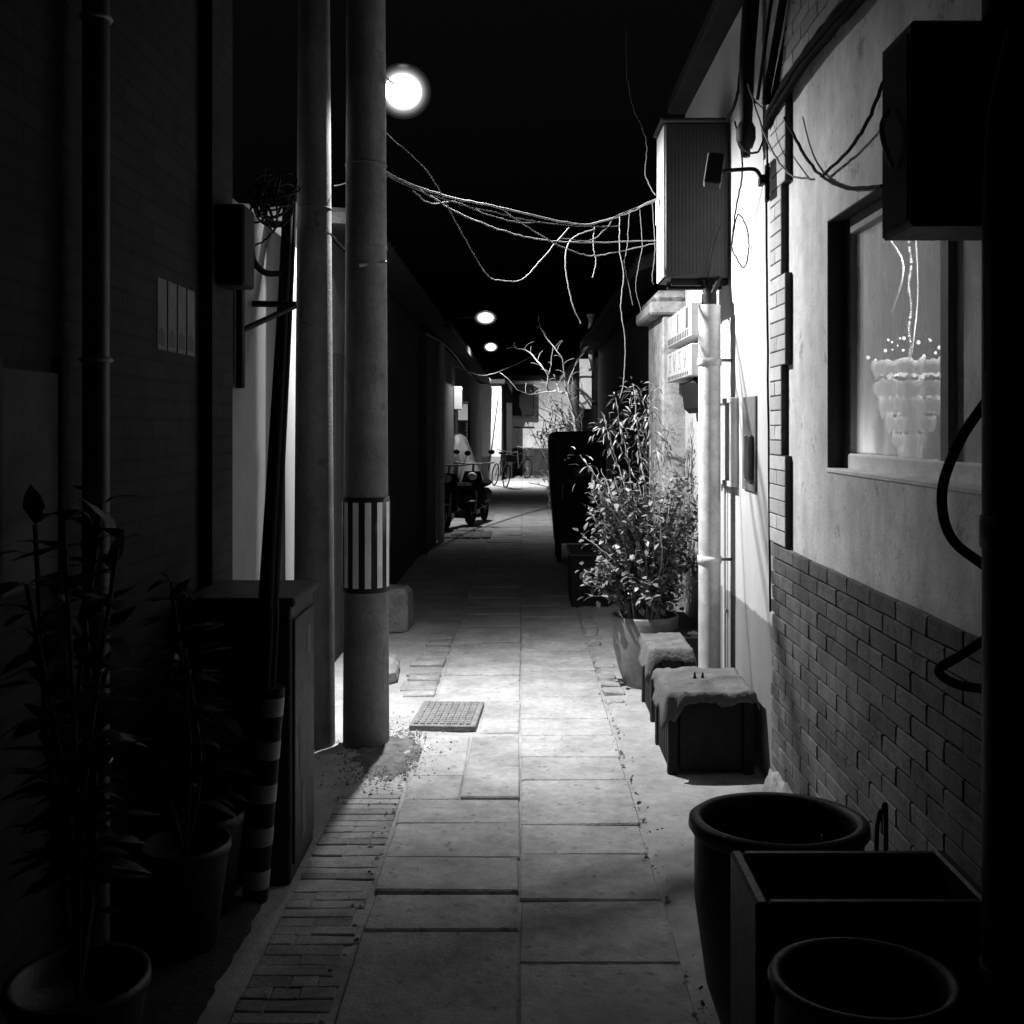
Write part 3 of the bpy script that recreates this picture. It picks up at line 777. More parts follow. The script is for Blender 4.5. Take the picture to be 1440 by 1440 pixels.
t = thing('framed_board', 'white framed board on the bright wall beside the drainpipe', 'notice board', (1.09, 5.4, 1.5))
MB().box(1.075, 1.104, 5.24, 5.70, 1.29, 1.75, .003).build('board', 'boxpale', t)
MB().box(1.062, 1.0748, 5.24, 5.70, 1.722, 1.75, .003).box(1.062, 1.0748, 5.24, 5.70, 1.29, 1.318, .003).box(1.062, 1.0748, 5.24, 5.262, 1.3185, 1.7215, .003).box(1.062, 1.0748, 5.678, 5.70, 1.3185, 1.7215, .003).build('frame', 'boxpale', t)
t = thing('bell_panel', 'peeling pale panel with a dark intercom box beside the brick corner', 'panel', (1.09, 4.95, 1.5))
MB().box(1.093, 1.104, 4.82, 5.10, 1.29, 1.745, .003, None, .002).build('board', 'paper', t)
MB().box(1.068, 1.0925, 4.84, 4.945, 1.345, 1.56, .006).build('intercom', 'boxgrey', t)
MB().box(1.079, 1.0925, 4.955, 4.985, 1.34, 1.56, .003).build('holder', 'boxpale', t)

t = thing('flood_light', 'flat dark floodlight on a bent arm in front of the meter cabinet', 'floodlight', (1.06, 4.5, 2.72))
mx = Matrix.Translation((.855, 4.55, 2.735)) @ Matrix.Rotation(R(9), 4, 'Y') @ Matrix.Rotation(R(-10), 4, 'Z')
MB().box(-.036, .034, -.05, .05, -.066, .070, .006, mx).build('housing', 'black', t)
MB().box(-.042, -.0362, -.045, .045, -.062, .066, .002, mx).build('lens', 'boxpale', t)
MB().tube(spline([(.885, 4.55, 2.735), (.96, 4.55, 2.742), (1.03, 4.54, 2.74), (1.055, 4.53, 2.70), (1.06, 4.52, 2.68)], 6), .009, 8).build('arm', 'black', t)
MB().box(1.062, 1.076, 4.45, 4.50, 2.58, 2.75, .006).box(1.04, 1.064, 4.46, 4.53, 2.66, 2.70, .004).build('wall_plate', 'black', t)
t = thing('cable_gland', 'black bell-shaped junction hanging from the cable bundle at the brick corner', 'junction', (1.02, 4.72, 3.0))
c = at(1049, 190, 4.72)
MB().lathe([(0, .06), (.03, .06), (.044, .03), (.045, -.02), (.03, -.06), (.02, -.065), (.02, -.10), (0, -.10)], c, 20).build('body', 'black', t)
MB().tube([c + Vector((0, 0, .06)), c + Vector((.005, .0, .35)), c + Vector((.02, -.02, .62))], [.03, .036, .04], 12).build('cable', 'black', t)
gC = 'black cables at the brick corner'
for i, (a, b, r, lab) in enumerate((((1065, 140), (1086, -10), .008, 'thinnest of three straight black conduits rising at the brick corner'), ((1076, 146), (1103, -10), .017, 'middle of three straight black conduits rising at the brick corner'), ((1087, 152), (1121, -10), .020, 'outermost of three straight black conduits rising at the brick corner'))):
    q0, q1 = at(a[0], a[1], 4.36), at(b[0], b[1], 4.12)
    tag(MB().tube([q0, q1], r, 10).build('conduit', 'black'), lab, 'conduit', gC)
for i, (dx, dz, r) in enumerate(((0, 0, .016), (.002, .026, .013), (-.016, .012, .012), (.0, .044, .010))):
    o = Vector((dx, 0, dz))
    pts = [at(1082, 182, 4.46) + Vector((-.02, 0, 0)), Vector((1.055, 4.25, 2.93)) + o, Vector((1.055, 3.7, 2.955)) + o * 1.1, Vector((1.055, 2.9, 2.93)) + o, Vector((1.055, 1.6, 2.95)) + o]
    cable(['lowest black cable of the bundle along the brick band', 'second lowest black cable of the bundle along the brick band', 'front black cable of the bundle along the brick band', 'topmost black cable of the bundle along the brick band'][i], pts, r, 'blackmat', 'cable bundle along the brick band', jit=.003)
xw = 1.06
def onw(px, py, x): Y = 1440 * x / (px - 735); return Vector((x, Y, H + (600 - py) / 1440 * Y))
for lab, pts, r, m in (
    ('thin dark wire sagging from the brick corner across the plaster', [onw(1103, 165, 1.04), onw(1130, 215, 1.07), onw(1155, 247, 1.08), onw(1190, 264, 1.08), onw(1240, 262, 1.08)], .006, 'blackmat'),
    ('dark wire slanting up the plaster to the dark wall box', [onw(1155, 248, 1.075), onw(1190, 215, 1.07), onw(1218, 175, 1.06), onw(1245, 110, 1.05)], .006, 'blackmat'),
    ('pale wire slanting down across the brick corner', [onw(1052, 118, 1.0), onw(1078, 196, 1.03), onw(1108, 243, 1.04), onw(1140, 252, 1.085)], .004, 'wire'),
    ('thin black wire hanging from the corner junction to the floodlight arm', [at(1033, 170, 4.75), at(1043, 215, 4.75), at(1043, 250, 4.75), at(1034, 300, 4.9), at(1029, 345, 5.0)], .004, 'blackmat'),
    ('oval loop of black wire on the bright white wall', [at(1029, 345, 5.1), at(1037, 302, 5.0), at(1050, 320, 4.95), at(1053, 350, 4.95), at(1046, 376, 4.98), at(1033, 358, 5.05), at(1028, 345, 5.1)], .0035, 'blackmat'),
    ('black wire curving across the meter cabinet face', [at(1016, 310, 5.40), at(1003, 345, 5.43), at(996, 390, 5.44), at(1000, 402, 5.44)], .0035, 'blackmat'),
    ('black wire drooping below the corner junction', [at(1040, 200, 4.7), at(1050, 213, 4.6), at(1066, 213, 4.55), at(1076, 190, 4.5), at(1083, 170, 4.45)], .005, 'blackmat'),
    ('pale twisted wire between conduits at the brick corner', [at(1058, 138, 4.5), at(1068, 148, 4.45), at(1085, 160, 4.4), at(1098, 160, 4.35)], .004, 'wire_pale'),
    ('short black wire loop at the top of the brick corner', [at(1092, 168, 4.38), at(1095, 185, 4.36), at(1103, 183, 4.34), at(1110, 160, 4.3)], .005, 'blackmat'),
    ('vertical black wire down the edge of the brick corner', [at(1079, 182, 4.46), at(1078, 330, 4.47), at(1081, 600, 4.47), at(1083, 860, 4.47)], .005, 'blackmat'),
    ('thin black wire beside the meter cabinet top', [at(1046, 0, 4.9), at(1040, 110, 4.9), at(1032, 150, 5.0), at(1022, 170, 5.2)], .008, 'blackmat')):
    cable(lab, pts, r, m, jit=.002)

# near right: dark wall box, black downpipe, hose
t = thing('wall_box', 'big dark box hung on the wall in front of the lit window', 'wall box', (.9, 2.0, 2.0))
MB().box(.725, 1.079, 1.91, 2.07, 1.975, 2.36, .006).build('case', 'black', t)
MB().box(.722, .7248, 1.925, 2.055, 1.99, 2.34, .001).build('door', 'board', t)
for i in range(5): MB().box(.80, 1.0, 1.9065, 1.9098, 2.03 + i * .05, 2.045 + i * .05, .001).build('louvre', 'board', t)
MB().tube(spline([(.716, 1.98, 2.10), (.70, 1.985, 2.15), (.70, 1.995, 2.19), (.716, 2.0, 2.22)], 6), .005, 6).build('handle', 'steel', t)
t = thing('downpipe', 'thick black downpipe at the right end of the lit window', 'pipe', (.965, 2.0, 0))
MB().tube([(.892, 1.84, -.02), (.892, 1.84, 3.5)], .062, 24).build('tube', 'black', t)
for z in (1.41, .6, 2.5):
    MB().lathe([(.062, -.03), (.066, -.028), (.066, .028), (.062, .03)], (.892, 1.84, z), 24).build('collar', 'black', t)
    MB().box(.958, 1.079, 1.83, 1.85, z - .012, z + .012, .003).build('clamp', 'black', t)
cable('pale wire running down in front of the black downpipe', [at(1416, 40, 1.72), at(1396, 130, 1.75), at(1386, 200, 1.78), at(1384, 330, 1.78), at(1386, 520, 1.78)], .0025, 'wire_pale', name='wire', cat='wire', jit=.001)
t = thing('hose', 'thick black hose bulging from the downpipe under the lit window', 'hose', (1, 2.3, 1.4))
MB().tube(spline([at(1390, 560, 2.1), at(1350, 620, 2.15), at(1325, 690, 2.18), at(1337, 755, 2.15), at(1390, 800, 2.1)], 8), .011, 10).build('tube', 'blackmat', t)
t = thing('hose', 'bent black hose end low on the brick base beside the downpipe', 'hose', (1, 2.3, 1.0))
MB().tube(spline([at(1392, 895, 2.1), at(1350, 922, 2.15), at(1320, 943, 2.18), at(1345, 962, 2.15), at(1392, 970, 2.1)], 8), .010, 10).build('tube', 'blackmat', t)

# ------------------------------------------------------------------ overhead cables
Yc = 5.42
gO = 'overhead cables across the alley'
def oc(pts, Y0=5.25, Y1=5.6):
    return [at(px, py, Y0 + (Y1 - Y0) * (px - 480) / 440) for px, py in pts]
for lab, pts, r, m in (
    ('topmost sagging overhead cable, thickest where it passes the alley middle', [(490, 213), (545, 245), (625, 275), (700, 291), (790, 312), (830, 315), (880, 300), (922, 280)], .010, 'wire_pale'),
    ('overhead cable running just under the thickest one', [(500, 218), (560, 255), (640, 285), (700, 300), (750, 311), (820, 318), (870, 318)], .006, 'wire'),
    ('lower long overhead cable dipping over the alley middle', [(505, 222), (600, 272), (640, 297), (700, 322), (760, 337), (830, 341), (922, 338)], .007, 'wire_pale'),
    ('twisted overhead cable crossing the others from upper middle to low right', [(700, 290), (740, 318), (780, 342), (820, 358), (850, 358), (922, 342)], .006, 'wire_pale'),
    ('thin faint overhead cable ending in the low hanging loop', [(540, 185), (600, 240), (640, 310), (680, 380), (700, 394), (735, 392), (765, 360), (800, 320)], .005, 'wire_pale'),
    ('wavy frayed overhead cable in the middle of the tangle', [(580, 268), (605, 286), (640, 284), (680, 300), (730, 313), (760, 312)], .006, 'wire'),
    ('pale frayed overhead cable stub near the meter cabinet', [(790, 335), (830, 338), (855, 318), (868, 303), (922, 283)], .005, 'wire'),
    ('dim overhead wire tied low to the striped pole', [(470, 262), (500, 255), (525, 249), (545, 249)], .005, 'wire_pale')):
    cable(lab, oc(pts), r * .52, m, gO, jit=.0025)
gH = 'loose cable ends hanging over the alley'
for lab, pts, r, m in (
    ('loose pale cable end hanging left of the others', [(835, 322), (805, 335), (795, 362), (798, 395), (806, 430), (817, 455)], .006, 'wire_pale'),
    ('short loose cable end hanging in the middle of the tangle', [(836, 318), (834, 345), (838, 370), (833, 391)], .005, 'wire_pale'),
    ('longest loose cable hanging down to the thin-leaved plant', [(872, 300), (871, 350), (877, 385), (873, 430), (879, 480), (877, 535), (872, 560)], .005, 'wire_pale'),
    ('loose cable hanging between the longest one and the meter cabinet', [(885, 298), (882, 345), (878, 372), (885, 405), (890, 430)], .004, 'wire'),
    ('loose cable hanging just left of the meter cabinet', [(900, 295), (903, 345), (898, 375), (894, 405), (902, 440)], .004, 'wire'),
    ('short curved cable end hanging against the meter cabinet door', [(917, 285), (921, 350), (917, 390), (919, 400)], .004, 'wire')):
    cable(lab, oc(pts, 5.4, 5.62), r * .52, m, gH, jit=.002)
cable('faint thin wire arcing down to the meter cabinet from the dark sky', [at(880, 40, 5.9), at(885, 130, 5.8), at(908, 195, 5.7), at(908, 245, 5.66), at(922, 275, 5.62)], .003, 'wire')
cable('short bright wire strung between the two concrete poles', [at(456, 325, 5.02), at(468, 332, 5.05), at(484, 350, 5.07)], .006, 'wire_pale')

# ------------------------------------------------------------------ stools with draped cushions
def stool(label, x0, x1, y0, y1, h, seed, gsp):
    random.seed(seed)
    t = thing('stool', label, 'stool', ((x0 + x1) / 2, (y0 + y1) / 2, 0), 'covered stools by the drainpipe')
    mb = MB().box(x0 + .03, x1 - .01, y0 + .035, y1 - .03, .04, h - .03, .004)
    mb.build('body', 'wood', t)
    MB().box(x0, x1, y0 + .0, y1, h - .028, h, .006).build('seat', 'wood', t)
    for (a, b) in ((x0 + .004, y0 + .004), (x1 - .05, y0 + .004), (x0 + .004, y1 - .05), (x1 - .05, y1 - .05)):
        MB().box(a, a + .045, b, b + .045, 0, h - .03, .004).build('leg', 'wood', t)
    mb = MB()
    n = int((y1 - y0 - .14) / .055)
    for i in range(n): mb.box(x0 + .010, x0 + .028, y0 + .065 + i * .055, y0 + .10 + i * .055, .03, h - .03, .002)
    mb.box(x0 + .06, x1 - .06, y0 + .012, y0 + .032, .03, h - .03, .002)
    mb.build('panel', 'wood', t)
    # draped cover
    n = 34; vs = []
    for j in range(n + 1):
        for i in range(n + 1):
            u, v = i / n * 2 - 1, j / n * 2 - 1
            ov = .055 + (.06 if u < -.5 and v < .2 else 0) + .035 * noise.noise(Vector((u * 2.6, v * 2.6, seed))) + .012 * noise.noise(Vector((u * 9, v * 9, seed)))
            xx = (x0 + x1) / 2 + u * ((x1 - x0) / 2 + ov); yy = (y0 + y1) / 2 + v * ((y1 - y0) / 2 + ov)
            ex = max(0, abs(xx - (x0 + x1) / 2) - (x1 - x0) / 2); ey = max(0, abs(yy - (y0 + y1) / 2) - (y1 - y0) / 2)
            e = math.hypot(ex, ey)
            xx -= math.copysign(ex * .72, u); yy -= math.copysign(ey * .72, v)
            z = h + .014 + .012 * noise.noise(Vector((xx * 9, yy * 9, seed))) + .006 * noise.noise(Vector((xx * 25, yy * 25, seed))) - e * 1.0
            vs.append((min(xx, 1.078), yy, z))
    nn = n + 1
    fs = [(j * nn + i, j * nn + i + 1, (j + 1) * nn + i + 1, (j + 1) * nn + i) for j in range(n) for i in range(n)]
    c = MB().add(vs, fs, True).build('cushion', 'cloth', t)
    sm = c.modifiers.new('thick', 'SOLIDIFY'); sm.thickness = .004
    return t
stool('nearer dark slatted stool under a ragged grey cover, two pegs on top', .66, 1.062, 4.67, 5.15, .375, 21, 0)
stool('farther dark stool under a ragged grey cover, before the round plant pot', .685, .915, 5.50, 5.95, .39, 22, 0)
for k, (px, py, lb) in enumerate(((977, 950, 'small dark peg standing on the nearer stool, left of two'), (988, 947, 'small dark peg standing on the nearer stool, right of two'))):
    c = at(px, py, 4.93); c.z = .385
    tag(MB().lathe([(.011, 0), (.006, .015), (.005, .03), (0, .034)], c, 12).build('peg', 'black'), lb, 'peg', 'pegs on the stool')
random.seed(31)

# ------------------------------------------------------------------ plants on the right
t = thing('potted_plant', 'bushy small-leaved shrub in a round glazed pot beyond the stools', 'potted plant', (.76, 6.30, 0))
pc = (.755, 6.33, 0)
MB().lathe([(0, 0), (.12, 0), (.16, .10), (.195, .25), (.205, .40), (.208, .435), (.200, .445), (.190, .43), (.185, .38), (0, .38)], pc, 44).build('pot', 'pot', t)
MB().lathe([(0, .392), (.1, .394), (.186, .386)], pc, 24, wob=.05).build('soil', 'soil', t)
st = MB(); lf = MB()
for i in range(135):
    a = random.uniform(0, 6.28); rr = .42 * math.sqrt(random.uniform(.02, 1))
    top = Vector((pc[0] + .0 + rr * math.cos(a) * 1.0, pc[1] + rr * math.sin(a) * .75, random.uniform(.50, 1.30)))
    top.x = min(top.x, 1.06)
    b = Vector((pc[0] + random.uniform(-.1, .1), pc[1] + random.uniform(-.1, .1), .38))
    p = spline([b, b.lerp(top, .5) + Vector((random.uniform(-.05, .05), random.uniform(-.05, .05), .08)), top], 8, .004)
    st.tube(p, [.006 - .0006 * min(8, k * .4) for k in range(len(p))], 5)
    for q in p[4:]:
        for k in range(3):
            d = Vector((random.uniform(-1, 1), random.uniform(-1, 1), random.uniform(-.5, .7)))
            q2 = q + d.normalized() * random.uniform(0, .05)
            lf.leaf(q2, d, Vector((random.uniform(-.4, .4), random.uniform(-.4, .4), 1)), random.uniform(.036, .062), random.uniform(.024, .036))
st.build('stem', 'stem', t); lf.build('foliage', 'leaf', t)

t = thing('potted_plant', 'tall thin-leaved plant with arching canes in a dark box planter', 'potted plant', (.9, 6.62, 0))
MB().box(.86, 1.09, 6.05, 6.85, 0, .36, .01).build('planter', 'black', t)
MB().box(.875, 1.075, 6.07, 6.83, .355, .366).build('soil', 'soil', t)
st = MB(); lf = MB()
canes = [([(905, 860), (913, 740), (915, 640), (912, 580), (918, 540)], 6.5), ([(915, 860), (900, 760), (880, 690), (858, 620), (850, 590)], 6.45),
         ([(900, 860), (882, 760), (868, 720), (845, 680), (815, 640)], 6.3), ([(920, 860), (925, 760), (930, 680), (940, 600)], 6.6),
         ([(905, 860), (890, 750), (885, 660), (872, 600), (866, 560)], 6.55), ([(900, 860), (876, 740), (858, 690), (845, 660)], 6.4),
         ([(915, 860), (908, 700), (898, 620), (893, 560), (890, 540)], 6.6), ([(910, 860), (920, 720), (922, 640), (935, 640)], 6.5)]
for pts, Y in canes:
    p = spline([at(px, py, Y + random.uniform(-.03, .03)) for px, py in pts], 10, .004)
    st.tube(p, [.007 - .005 * k / len(p) for k in range(len(p))], 5)
    for i, q in enumerate(p):
        if q.z < 1.0 or random.random() < .4: continue
        for k in range(random.choice((2, 3, 5)) + (4 if q.z > 1.45 else 0)):
            d = Vector((random.uniform(-1, 1), random.uniform(-1, 1), random.uniform(-1.0, .6)))
            tw = q + d * random.uniform(0, .10)
            lf.leaf(tw, d, Vector((random.uniform(-.5, .5), random.uniform(-.5, .5), 1)), random.uniform(.045, .085), random.uniform(.009, .013), .3)
st.build('cane', 'stem', t); lf.build('foliage', 'bamboo', t)

# low block and tall dark cabinet further on
t = thing('low_box', 'low dark wooden box standing before the tall dark cabinet', 'box', (.6, 9.2, 0))
MB().box(.43, .76, 9.05, 9.7, .0, .45, .01).build('body', 'wood', t)
MB().box(.41, .78, 9.02, 9.75, .452, .48, .008).build('lid', 'boxgrey', t)
t = thing('tall_cabinet', 'tall dark cabinet with rounded top on legs, two pale slips on it', 'cabinet', (.66, 12.3, 0))
mb = MB()
pr = []
for s_, y_ in ((0, 12.1), (1, 12.75)):
    out = [(.385, .22), (.33, .9), (.31, 1.42)] + [(.40 - .09 * math.cos(a), 1.44 + .10 * math.sin(a)) for a in (.5, 1.0, 1.45)] + [(.88 + .10 * math.sin(a), 1.44 + .11 * math.cos(a)) for a in (.1, .7, 1.2)] + [(.99, 1.3), (.97, .22)]
    pr.append([(x, y_, z) for x, z in out])
n = len(pr[0])
mb.add(pr[0] + pr[1], [tuple(range(n)), tuple(range(n, 2 * n))] + [(i, (i + 1) % n, n + (i + 1) % n, n + i) for i in range(n)])
mb.build('body', 'black', t)
for (a, b) in ((.40, 12.12), (.90, 12.12), (.40, 12.66), (.90, 12.66)): MB().box(a, a + .06, b, b + .06, 0, .219, .004).build('leg', 'black', t)
MB().box(.62, .73, 12.092, 12.0985, 1.02, 1.12).box(.74, .84, 12.092, 12.0985, 1.03, 1.12).build('slips', 'frame', t)
MB().box(.42, .43, 12.09, 12.0985, .3, 1.42).box(.92, .93, 12.09, 12.0985, .3, 1.42).box(.431, .919, 12.09, 12.0985, .96, .97).build('trim', 'boxgrey', t)
MB().tube([(.47, 12.08, .75), (.47, 12.08, .92)], .012, 8).build('handle', 'steel', t)

# pale board, post, bare tree
t = thing('wall_board', 'bright white board fixed on the right wall above the bare tree', 'board', (1.12, 17, 2.2))
MB().box(1.035, 1.255, 18.6, 18.63, 1.92, 2.83, .004).build('panel', 'plain_white', t)
MB().box(1.04, 1.359, 18.631, 18.66, 2.0, 2.04, .004).build('batten', 'wood', t)
t = thing('chimney_pipe', 'pale upright pipe with a cap above the white board', 'pipe', (1.05, 16.2, 2.8))
MB().tube([(1.23, 18.4, 2.6), (1.23, 18.4, 3.55)], .05, 12).build('tube', 'pipe', t)
MB().tube([(1.23, 18.4, 3.56), (1.23, 18.4, 3.62)], .08, 12).build('cap', 'boxpale', t)
t = thing('bare_tree', 'leafless tree with pale crooked branches behind the tall dark cabinet', 'tree', (.95, 15.8, 0))
zp = lambda a, b: (600 + .1528 * a, 420 + .1528 * b)
tr = MB().tube(spline([(1.12, 18.2, -.05), (1.08, 18.2, .8), at(*zp(1370, 1180), 18.2), at(*zp(1350, 1060), 18.2), at(*zp(1300, 880), 18.1)], 6, .006), [.05 - .03 * k / 24 for k in range(25)], 8)
tr.build('trunk', 'bark', t)
br = MB()
for ln, r in (([(1350, 1060), (1290, 860), (1260, 650), (1250, 550), (1160, 430), (1090, 340), (1030, 220)], .018), ([(1300, 880), (1200, 850), (1110, 830), (1115, 710), (1040, 600), (930, 480), (840, 460), (800, 430)], .022),
              ([(1115, 715), (1140, 640), (1160, 450)], .014), ([(1200, 850), (1080, 860), (960, 880), (830, 840)], .012), ([(1300, 790), (1350, 650), (1390, 550)], .012), ([(1320, 870), (1370, 820), (1400, 840)], .012),
              ([(1360, 1100), (1300, 1000), (1200, 940), (1120, 930)], .010), ([(1370, 1180), (1300, 1120), (1180, 1040), (1100, 1000)], .009), ([(1220, 850), (1190, 760), (1170, 700)], .012)):
    Y0 = 18.1 + random.uniform(-.2, .2)
    p = spline([at(*zp(a, b), Y0 + .25 * math.sin(i * 1.3)) for i, (a, b) in enumerate(ln)], 5, .006)
    br.tube(p, [r * (1 - .7 * k / len(p)) for k in range(len(p))], 6)
    for q in p[3::3]:
        d = Vector((random.uniform(-1, 1), random.uniform(-.5, .5), random.uniform(-.2, 1))) * random.uniform(.12, .35)
        br.tube(spline([q, q + d * .5 + Vector((0, 0, .03)), q + d], 3, .006), .004, 4)
br.build('crown', 'bark', t)
t = thing('ivy_shrub', 'tangled pale shrub against the wall behind the bare tree', 'shrub', (.6, 20, 0))
lf = MB(); sh = MB()
for i in range(120):
    b = Vector((random.uniform(.45, 1.1), 19.6 + random.uniform(-.2, .2), random.uniform(.0, 1.6)))
    p = spline([b, b + Vector((random.uniform(-.2, .2), random.uniform(-.1, .1), .3)), b + Vector((random.uniform(-.4, .3), random.uniform(-.2, .2), random.uniform(.2, .8)))], 4, .01)
    sh.tube(p, .007, 4)
    for q in p[::2]: lf.leaf(q, Vector((random.uniform(-1, 1), random.uniform(-1, 1), random.uniform(-1, 1))), Vector((0, 0, 1)), .09, .04)
sh.build('stem', 'bark', t); lf.build('foliage', 'leaf', t)

# ------------------------------------------------------------------ vehicles in the distance
def wheel(mb_t, mb_s, c, R_, axis=(1, 0, 0), r=.018, spokes=14):
    mb_t.ring(c, axis, R_, r, 30, 8)
    ax = Vector(axis).normalized(); u = ax.orthogonal().normalized(); w = ax.cross(u); c = Vector(c)
    for k in range(spokes):
        a = 2 * math.pi * k / spokes; mb_s.tube([c, c + (u * math.cos(a) + w * math.sin(a)) * R_], .002, 4, False)
    mb_s.tube([c - ax * .04, c + ax * .04], .015, 8)
def scooter(label, x, y, rz):
    t = thing('electric_scooter', label, 'scooter', (0, 0, 0))
    # built facing -Y
    MB().box(-.11, .11, -.35, .30, .26, .32, .03).box(-.12, .12, .10, .62, .32, .56, .06).build('body', 'black', t)
    MB().add([(-.16, -.42, .30), (.16, -.42, .30), (.20, -.46, .62), (.13, -.40, .88), (-.13, -.40, .88), (-.20, -.46, .62), (-.14, -.34, .30), (.14, -.34, .30), (.11, -.33, .88), (-.11, -.33, .88)],
             [(0, 1, 2, 5), (5, 2, 3, 4), (6, 7, 8, 9), (0, 6, 9, 4, 5), (1, 7, 8, 3, 2), (0, 1, 7, 6), (4, 3, 8, 9)]).build('leg_shield', 'black', t)
    MB().box(-.12, .12, .05, .62, .60, .70, .04).build('seat', 'blackmat', t)
    MB().tube([(0, -.38, .85), (0, -.33, 1.0)], .02, 8).tube(spline([(-.33, -.24, 1.02), (-.15, -.33, 1.0), (.15, -.33, 1.0), (.33, -.24, 1.02)], 6), .014, 8).build('handlebar', 'steel', t)
    MB().ball((0, -.43, .80), .075, .04, .065).build('headlight', 'boxpale', t)
    for s in (-1, 1):
        m_ = MB().tube([(s * .22, -.30, 1.02), (s * .28, -.30, 1.16)], .006, 6).ball((s * .29, -.30, 1.19), .055, .015, .04).build('mirror', 'boxgrey', t)
    for yy, nm in ((-.52, 'wheel'), (.50, 'wheel')):
        a, b = MB(), MB(); wheel(a, b, (0, yy, .215), .175, r=.04, spokes=8)
        w = a.build(nm, 'blackmat', t); b.build('rim', 'steel', w)
    MB().tube([(-.07, -.40, .75), (-.07, -.52, .22)], .018, 8).tube([(.07, -.40, .75), (.07, -.52, .22)], .018, 8).box(-.08, .08, -.68, -.36, .40, .425, .01).build('fork', 'steel', t)
    MB().box(-.09, .09, -.455, -.44, .45, .53, .004).build('plate', 'paper', t)
    t.location = (x, y, 0); t.rotation_euler = (0, 0, rz)
    return t
scooter('dark electric scooter parked facing the camera, nearer the path of two', -.74, 16.95, R(-10))
scooter('second dark scooter parked close to the left house wall', -1.02, 16.2, R(-20))
def bicycle(label, x, y, rz, lean=0):
    t = thing('bicycle', label, 'bicycle', (0, 0, 0))
    MB().tube([(0, -.50, .33), (0, -.40, .85)], .015, 8).tube([(0, -.38, .75), (0, .05, .30)], .018, 8).tube([(0, -.37, .82), (0, .18, .72)], .016, 8).tube([(0, .05, .30), (0, .22, .86)], .016, 8).tube([(0, .05, .30), (0, .50, .33)], .012, 8).tube([(0, .18, .72), (0, .50, .33)], .010, 8).build('frame', 'boxgrey', t)
    for yy in (-.52, .52):
        a, b = MB(), MB(); wheel(a, b, (0, yy, .31), .29, spokes=20)
        w = a.build('wheel', 'blackmat', t); b.build('spokes', 'steel', w)
    MB().tube(spline([(-.28, -.28, .98), (-.12, -.40, .95), (.12, -.40, .95), (.28, -.28, .98)], 5), .012, 8).tube([(0, -.40, .85), (0, -.41, .96)], .014, 8).build('handlebar', 'steel', t)
    MB().ball((0, .24, .90), .075, .13, .035).build('saddle', 'blackmat', t)
    MB().box(-.13, .13, -.74, -.50, .68, .88, .02).build('basket', 'boxgrey', t)
    t.location = (x, y, 0); t.rotation_euler = (0, R(lean), rz)
    return t
bicycle('bicycle propped near the white end wall behind the scooters', -.62, 27.2, R(18), 8)
bicycle('small bicycle standing before the pale end wall of the alley', -.12, 32.0, R(28), 4)
t = thing('covered_goods', 'stacked goods under a drooping grey tarpaulin against the dark left house', 'tarpaulin', (-.98, 18.6, 0))
vs = []; n1, n2 = 26, 20
prof = [(-1.19, 1.52), (-1.08, 1.50), (-1.0, 1.30), (-.86, .98), (-.76, .80), (-.72, .62), (-.70, .30), (-.71, .06)]
pp = spline([(x, 0, z) for x, z in prof], 3)
for i in range(n1 + 1):
    u = i / n1
    env = (1 - abs(2 * u - 1) ** 6) ** .5
    for p in pp:
        q = Vector((p.x * 3, u * 5, p.z * 3))
        vs.append((-1.19 + (p.x + 1.19) * (.35 + .65 * env) + .06 * noise.noise(q) + .03 * noise.noise(q * 3), 17.9 + u * 1.5 + .05 * noise.noise(q + Vector((9, 0, 0))), p.z * (.55 + .45 * env) * (1 - .12 * u) + .07 * noise.noise(q * 1.4) + .03 * noise.noise(q * 4)))
m_ = len(pp)
fs = [(i * m_ + j, i * m_ + j + 1, (i + 1) * m_ + j + 1, (i + 1) * m_ + j) for i in range(n1) for j in range(m_ - 1)]
o = MB().add(vs, fs, True).build('tarpaulin', 'tarp', t); sm = o.modifiers.new('thick', 'SOLIDIFY'); sm.thickness = .01
MB().box(-1.18, -.80, 18.05, 19.25, 0, .68, .02).build('goods', 'wood', t)
tag(MB().box(-1.199, -1.19, 19.9, 20.3, 1.7, 2.05, .002).build('wall_paper', 'paper'), 'small pale paper pasted on the dark left house far down', 'notice')

# ------------------------------------------------------------------ near right pots
t = thing('clay_pot', 'large round empty clay pot with a thick rim, behind the square planter', 'pot', (.675, 2.70, 0))
MB().lathe([(0, 0), (.15, 0), (.19, .12), (.222, .35), (.222, .50), (.215, .515), (.228, .52), (.238, .535), (.236, .555), (.222, .565), (.205, .56), (.198, .54), (.20, .4), (.17, .15), (0, .13)], (.68, 2.72, 0), 56, 1, .82, wob=.012).build('body', 'potlip', t)
MB().lathe([(0, .30), (.1, .305), (.19, .295)], (.68, 2.72, 0), 30, 1, .82).build('soil', 'soil', t)
MB().tube([(.745, 2.55, .31), (.748, 2.56, .58)], .003, 6).build('stick', 'stem', t)
t = thing('square_planter', 'square dark planter box with a pale rim between two round pots', 'planter', (.72, 2.29, 0))
mb = MB()
x0, x1, y0, y1 = .49, 1.0, 2.15, 2.42
mb.box(x0, x0 + .028, y0, y1, 0, .60, .006); mb.box(x1 - .028, x1, y0, y1, 0, .60, .006)
mb.box(x0 + .028, x1 - .028, y0, y0 + .024, 0, .60, .006); mb.box(x0 + .028, x1 - .028, y1 - .024, y1, 0, .60, .006)
mb.build('body', 'potlip', t)
MB().box(x0 + .028, x1 - .028, y0 + .024, y1 - .024, .40, .47).build('soil', 'soil', t)
t = thing('clay_pot', 'nearest round dark clay pot at the lower right corner', 'pot', (.61, 1.86, 0))
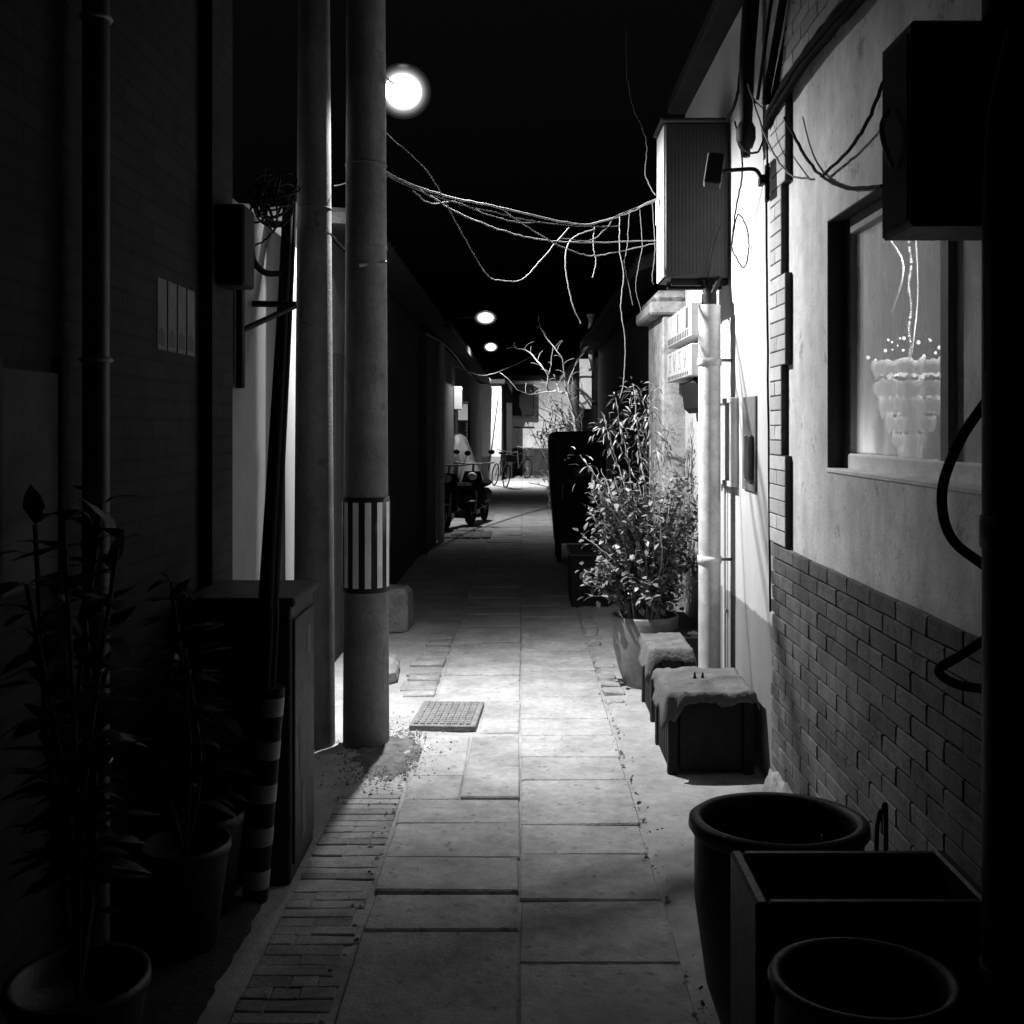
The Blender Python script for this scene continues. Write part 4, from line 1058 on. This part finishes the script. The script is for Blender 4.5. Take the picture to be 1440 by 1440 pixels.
MB().lathe([(0, 0), (.11, 0), (.145, .2), (.16, .50), (.155, .56), (.166, .575), (.172, .59), (.168, .602), (.158, .604), (.146, .595), (.142, .5), (.12, .3), (0, .28)], (.62, 1.86, 0), 56, 1, .85, wob=.01).build('body', 'potlip', t)
MB().lathe([(0, .45), (.13, .445)], (.62, 1.86, 0), 30, 1, .85).build('soil', 'soil', t)
t = thing('bent_handle', 'thin dark bent handle leaning on the brick base behind the square planter', 'handle', (.92, 2.62, 0))
MB().tube(spline([(.905, 2.62, 0), (.905, 2.62, .50), at(1236, 1150, 2.62), at(1241, 1141, 2.63), at(1246, 1160, 2.64), (.93, 2.64, .0)], 8), .006, 8).build('rod', 'black', t)

# ------------------------------------------------------------------ sky, camera, view
w = bpy.data.worlds.new('World'); SC.world = w; w.use_nodes = True
nt = w.node_tree; bg = nt.nodes['Background']
sk = nt.nodes.new('ShaderNodeTexSky'); sk.sky_type = 'NISHITA'; sk.sun_disc = False
sk.sun_elevation = R(-4); sk.sun_rotation = R(200)
bw = nt.nodes.new('ShaderNodeRGBToBW'); cc = nt.nodes.new('ShaderNodeCombineColor')
nt.links.new(sk.outputs[0], bw.inputs[0])
for i in range(3): nt.links.new(bw.outputs[0], cc.inputs[i])
nt.links.new(cc.outputs[0], bg.inputs['Color']); bg.inputs['Strength'].default_value = .13

cam = bpy.data.cameras.new('camera'); co = bpy.data.objects.new('camera', cam); COL.objects.link(co)
cam.sensor_width = 36; cam.lens = 36; cam.clip_start = .05; cam.clip_end = 500
co.location = (0, 0, H); co.rotation_euler = (R(90), 0, 0)
cam.shift_x = -15 / 1440; cam.shift_y = -120 / 1440
SC.camera = co
SC.view_settings.view_transform = 'Standard'; SC.view_settings.look = 'None'
SC.view_settings.exposure = 0; SC.view_settings.gamma = 1; SC.view_settings.use_curve_mapping = False
SC.render.engine = 'CYCLES'
SC.cycles.use_denoising = True
SC.cycles.max_bounces = 8; SC.cycles.diffuse_bounces = 2
SC.cycles.sample_clamp_indirect = 3
